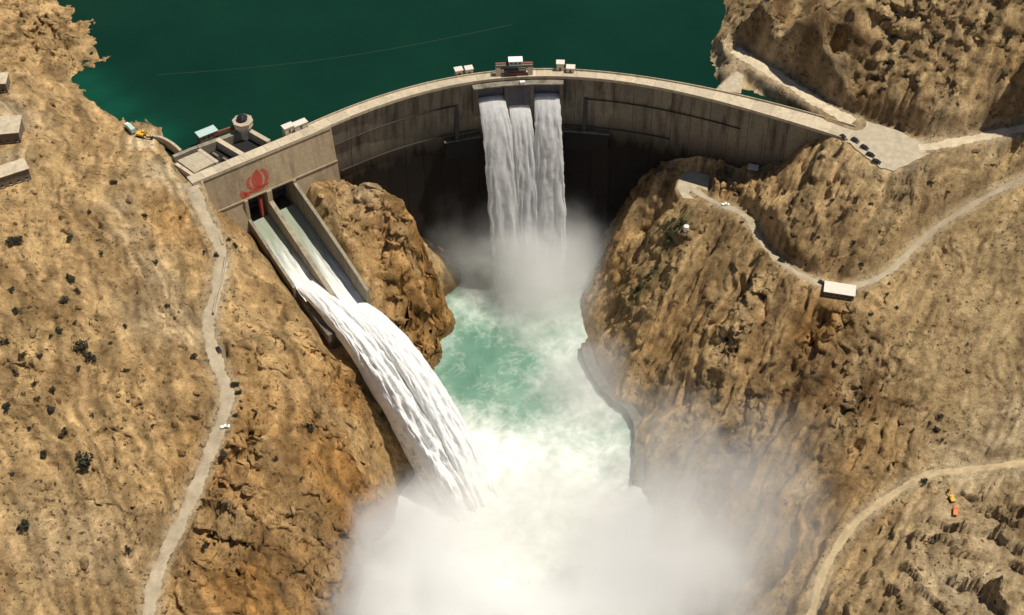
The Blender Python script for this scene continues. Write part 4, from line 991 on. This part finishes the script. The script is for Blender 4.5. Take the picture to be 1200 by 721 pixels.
MB().lathe([(1.7, -1), (1.7, 2.6), (1.2, 3.0), (.3, 3.15)], 14).build('body', 'white_paint', wt, smooth=False); MB().lathe([(.4, 3.1), (.4, 3.4)], 8).build('lid', 'tower_cream', wt)

# ------------------------------------------------------------------ shrubs
def foliage_mesh(seed, n=330):
    R = random.Random(seed); V = []; Fc = []
    clumps = [(R.uniform(-.7, .7), R.uniform(-.7, .7), R.uniform(.3, 1.0), R.uniform(.28, .55)) for _ in range(9)]
    for k in range(n):
        c_ = R.choice(clumps); d = Vector((R.gauss(0, 1), R.gauss(0, 1), R.gauss(0, 1))).normalized() * c_[3] * R.uniform(.6, 1.1)
        p = Vector(c_[:3]) + d; p.z = max(p.z, .05)
        a = Vector((R.gauss(0, 1), R.gauss(0, 1), R.gauss(0, 1))).normalized(); b = a.cross(d).normalized(); sz = R.uniform(.12, .23)
        i = len(V); V += [p - a * sz, p + b * sz * .6, p + a * sz, p - b * sz * .6]; Fc.append((i, i + 1, i + 2, i + 3))
    me = bpy.data.meshes.new('crown'); me.from_pydata([tuple(v) for v in V], [], Fc); return me
def stem_mesh(seed):
    R = random.Random(seed); mb = MB()
    for k in range(5): mb.bar((R.uniform(-.1, .1), R.uniform(-.1, .1), -.3), (R.uniform(-.6, .6), R.uniform(-.6, .6), R.uniform(.5, .9)), .035, 5)
    me = bpy.data.meshes.new('stem'); me.from_pydata([tuple(v) for v in mb.v], [], mb.f); me.materials.append(MATS['bark']); return me
FD = [foliage_mesh(k) for k in range(4)]; FG = [foliage_mesh(k + 9) for k in range(3)]; ST = [stem_mesh(k) for k in range(3)]
for m in FD: m.materials.append(MATS['foliage_dark'])
for m in FG: m.materials.append(MATS['foliage_green'])
RS = random.Random(3)
def shrub(px, py, r_, label, group, green=False, parts=False):
    c = hit(px, py); z = gz(c[0], c[1]); M = (FG if green else FD); me = M[RS.randrange(len(M))]
    o = bpy.data.objects.new('shrub', None); COL.objects.link(o)
    o.location = (c[0], c[1], z - .1); r_ *= 1.15; o.scale = (r_ * RS.uniform(.85, 1.2), r_ * RS.uniform(.85, 1.2), r_ * RS.uniform(.75, 1.05)); o.rotation_euler[2] = RS.uniform(0, 6.3)
    a = bpy.data.objects.new('crown', me); COL.objects.link(a); a.parent = o
    b = bpy.data.objects.new('stem', RS.choice(ST)); COL.objects.link(b); b.parent = o
    return tag(o, label, 'shrub', group)
shrub(97, 547, 4.2, 'largest dark round bush standing alone on the tan slope left of the access road', None)
shrub(30, 617, 2.8, 'dark bush near the lower left corner of the tan slope', None)
shrub(19, 287, 3.2, 'broad dark bush by the left frame edge below the hillside buildings', None)
shrub(96, 413, 3.0, 'left one of a joined pair of dark bushes midway down the tan slope', None)
shrub(109, 421, 2.6, 'right one of a joined pair of dark bushes midway down the tan slope', None)
def ordinal(n):
    low = ['first', 'second', 'third', 'fourth', 'fifth', 'sixth', 'seventh', 'eighth', 'ninth', 'tenth', 'eleventh', 'twelfth', 'thirteenth', 'fourteenth', 'fifteenth', 'sixteenth', 'seventeenth', 'eighteenth', 'nineteenth']
    if n <= 19: return low[n - 1]
    t, u = divmod(n, 10); return [None, None, 'twentieth', 'thirtieth', 'fortieth'][t] if u == 0 else ['', '', 'twenty', 'thirty', 'forty'][t] + '-' + low[u - 1]
LEFT_SHRUBS = [(83,328,2.2),(75,355,2.3),(91,344,1.8),(70,390,1.8),(47,419,1.5),(27,417,1.8),(6,402,2),(14,344,1.8),(19,367,1.6),(82,280,1.7),(170,256,1.8),(182,310,1.5),(196,359,1.4),(227,419,1.7),(147,384,1.2),(149,435,1.4),(93,435,1.5),(62,459,1.5),(8,478,2.2),(60,482,1.9),(76,506,2.2),(52,536,2.2),(134,215,1.5),(35,325,1.2),(120,300,1.1),(150,470,1.1),(112,375,1.0),(40,450,1.3),(20,440,1.2),(160,345,.9),(105,250,1.1),(60,395,1.2),(130,405,1.0),(35,505,1.3),(88,380,1.2),(15,560,1.3),(110,490,1.2),(45,470,1.1),(180,500,1.0)]
for i, (a, b, q) in enumerate(sorted(LEFT_SHRUBS, key=lambda t: t[1])):
    shrub(a, b, q * .95, 'small dark shrub on the tan slope left of the road, %s from the top' % ordinal(i + 1), 'shrubs on the slope left of the access road')
ROAD_SHRUBS = [(151,645,1.8),(239,299,1.6),(262,534,2.0),(276,452,1.9),(280,462,1.6),(298,484,2.0),(240,638,1.6),(262,592,1.5),(364,504,1.8),(324,540,1.7),(354,564,1.6),(276,488,1.4),(254,300,1.6),(276,291,1.8),(268,283,1.4)]
for i, (a, b, q) in enumerate(sorted(ROAD_SHRUBS, key=lambda t: t[1])):
    shrub(a, b, q * .9, 'dark shrub by the access road or its crags, %s from the top' % ordinal(i + 1), 'shrubs near the access road')
GREEN_SHRUBS = [(783,262,2.0),(790,258,1.8),(796,265,2.0),(788,270,2.2),(781,274,2.0),(792,277,1.9),(799,258,1.7),(785,281,1.8),(804,261,1.5),(776,266,1.6),(764,318,1.8),(758,326,1.8),(752,334,1.9),(747,341,1.8),(742,349,1.6),(770,310,1.5)]
for i, (a, b, q) in enumerate(sorted(GREEN_SHRUBS, key=lambda t: t[1])):
    shrub(a, b, q, 'green bush on the cliff below the road terrace, %s from the top' % ordinal(i + 1), 'green bushes below the road terrace', True)
SLOPE_SHRUBS = [(1101,489,1.7),(1097,505,1.9),(1084,566,2.0),(1089,497,1.0),(1104,515,1.1),(920,225,1.3),(905,250,1.4),(940,235,1.3),(930,262,1.5),(955,275,1.4),(985,255,1.5),(1000,285,1.6),(975,235,1.2),(1020,240,1.3),(1090,215,1.5),(1060,225,1.3),(1040,345,1.4),(1050,362,1.2),(1020,370,1.3),(870,262,1.2),(1110,225,1.2),(890,232,1.3),(963,172,1.5),(1010,310,1.6)]
for i, (a, b, q) in enumerate(sorted(SLOPE_SHRUBS, key=lambda t: t[0])):
    shrub(a, b, q * .95, 'small dark shrub on slopes around the hillside road, %s from the left' % ordinal(i + 1), 'shrubs around the hillside road')
MOUNTAIN_SHRUBS = [(1050,20,2.2),(1048,45,1.8),(1095,48,2.2),(1180,48,2.2),(1140,30,1.8),(1045,75,2.2),(1160,20,2.0),(1120,75,1.6),(1075,95,1.5),(1175,90,1.8)]
for i, (a, b, q) in enumerate(sorted(MOUNTAIN_SHRUBS, key=lambda t: t[0])):
    shrub(a, b, q, 'dark shrub on the mountain behind the dam end, %s from the left' % ordinal(i + 1), 'shrubs on the mountain')

# ------------------------------------------------------------------ loose rocks: one mass
RK = np.random.RandomState(5); ib = [(-.53, .85, 0), (.53, .85, 0), (-.53, -.85, 0), (.53, -.85, 0), (0, -.53, .85), (0, .53, .85), (0, -.53, -.85), (0, .53, -.85), (.85, 0, -.53), (.85, 0, .53), (-.85, 0, -.53), (-.85, 0, .53)]
ibf = np.array([(0,11,5),(0,5,1),(0,1,7),(0,7,10),(0,10,11),(1,5,9),(5,11,4),(11,10,2),(10,7,6),(7,1,8),(3,9,4),(3,4,2),(3,2,6),(3,6,8),(3,8,9),(4,9,5),(2,4,11),(6,2,10),(8,6,7),(9,8,1)])
VV = []; FF = []; CC = []; n = 0
ib = np.array(ib)
while n < 1900:
    x = RK.uniform(-330, 330); y = RK.uniform(-345, 100)
    i = int(np.searchsorted(AX, x)); j = int(np.searchsorted(AY, y))
    if RK.rand() > (.07 + .6 * crag_n[j, i]) * (1 - .85 * smooth_z[j, i]) or quiet[j, i] < .6 or H[j, i] < 5: continue
    z = gz(x, y)
    if z < 137 and y > np.polyval(pf, np.clip(x, -116, 196) / 100) - 12 and -200 < x < 200: continue
    r_ = .45 + RK.gamma(1.6, .38)
    VV.append(ib * r_ * RK.uniform(.6, 1.3, 3) * RK.uniform(.75, 1.25, (12, 1)) + np.array([SX[j, i], SY[j, i], H[j, i] + r_ * .15])); FF.append(ibf + n * 12)
    CC.append(np.repeat((colr[j, i] * RK.uniform(.6, 1.15))[None], 12, 0)); n += 1
me = bpy.data.meshes.new('loose_rocks'); me.from_pydata(np.concatenate(VV).tolist(), [], np.concatenate(FF).tolist())
at = me.attributes.new('rock_tint', 'FLOAT_COLOR', 'POINT'); cc_ = np.concatenate(CC); at.data.foreach_set('color', np.c_[cc_, np.ones(len(cc_))].astype(np.float32).ravel())
tag(link('loose_rocks', me, 'rock'), 'loose tan rocks scattered over the canyon slopes', 'rocks', None, 'stuff')
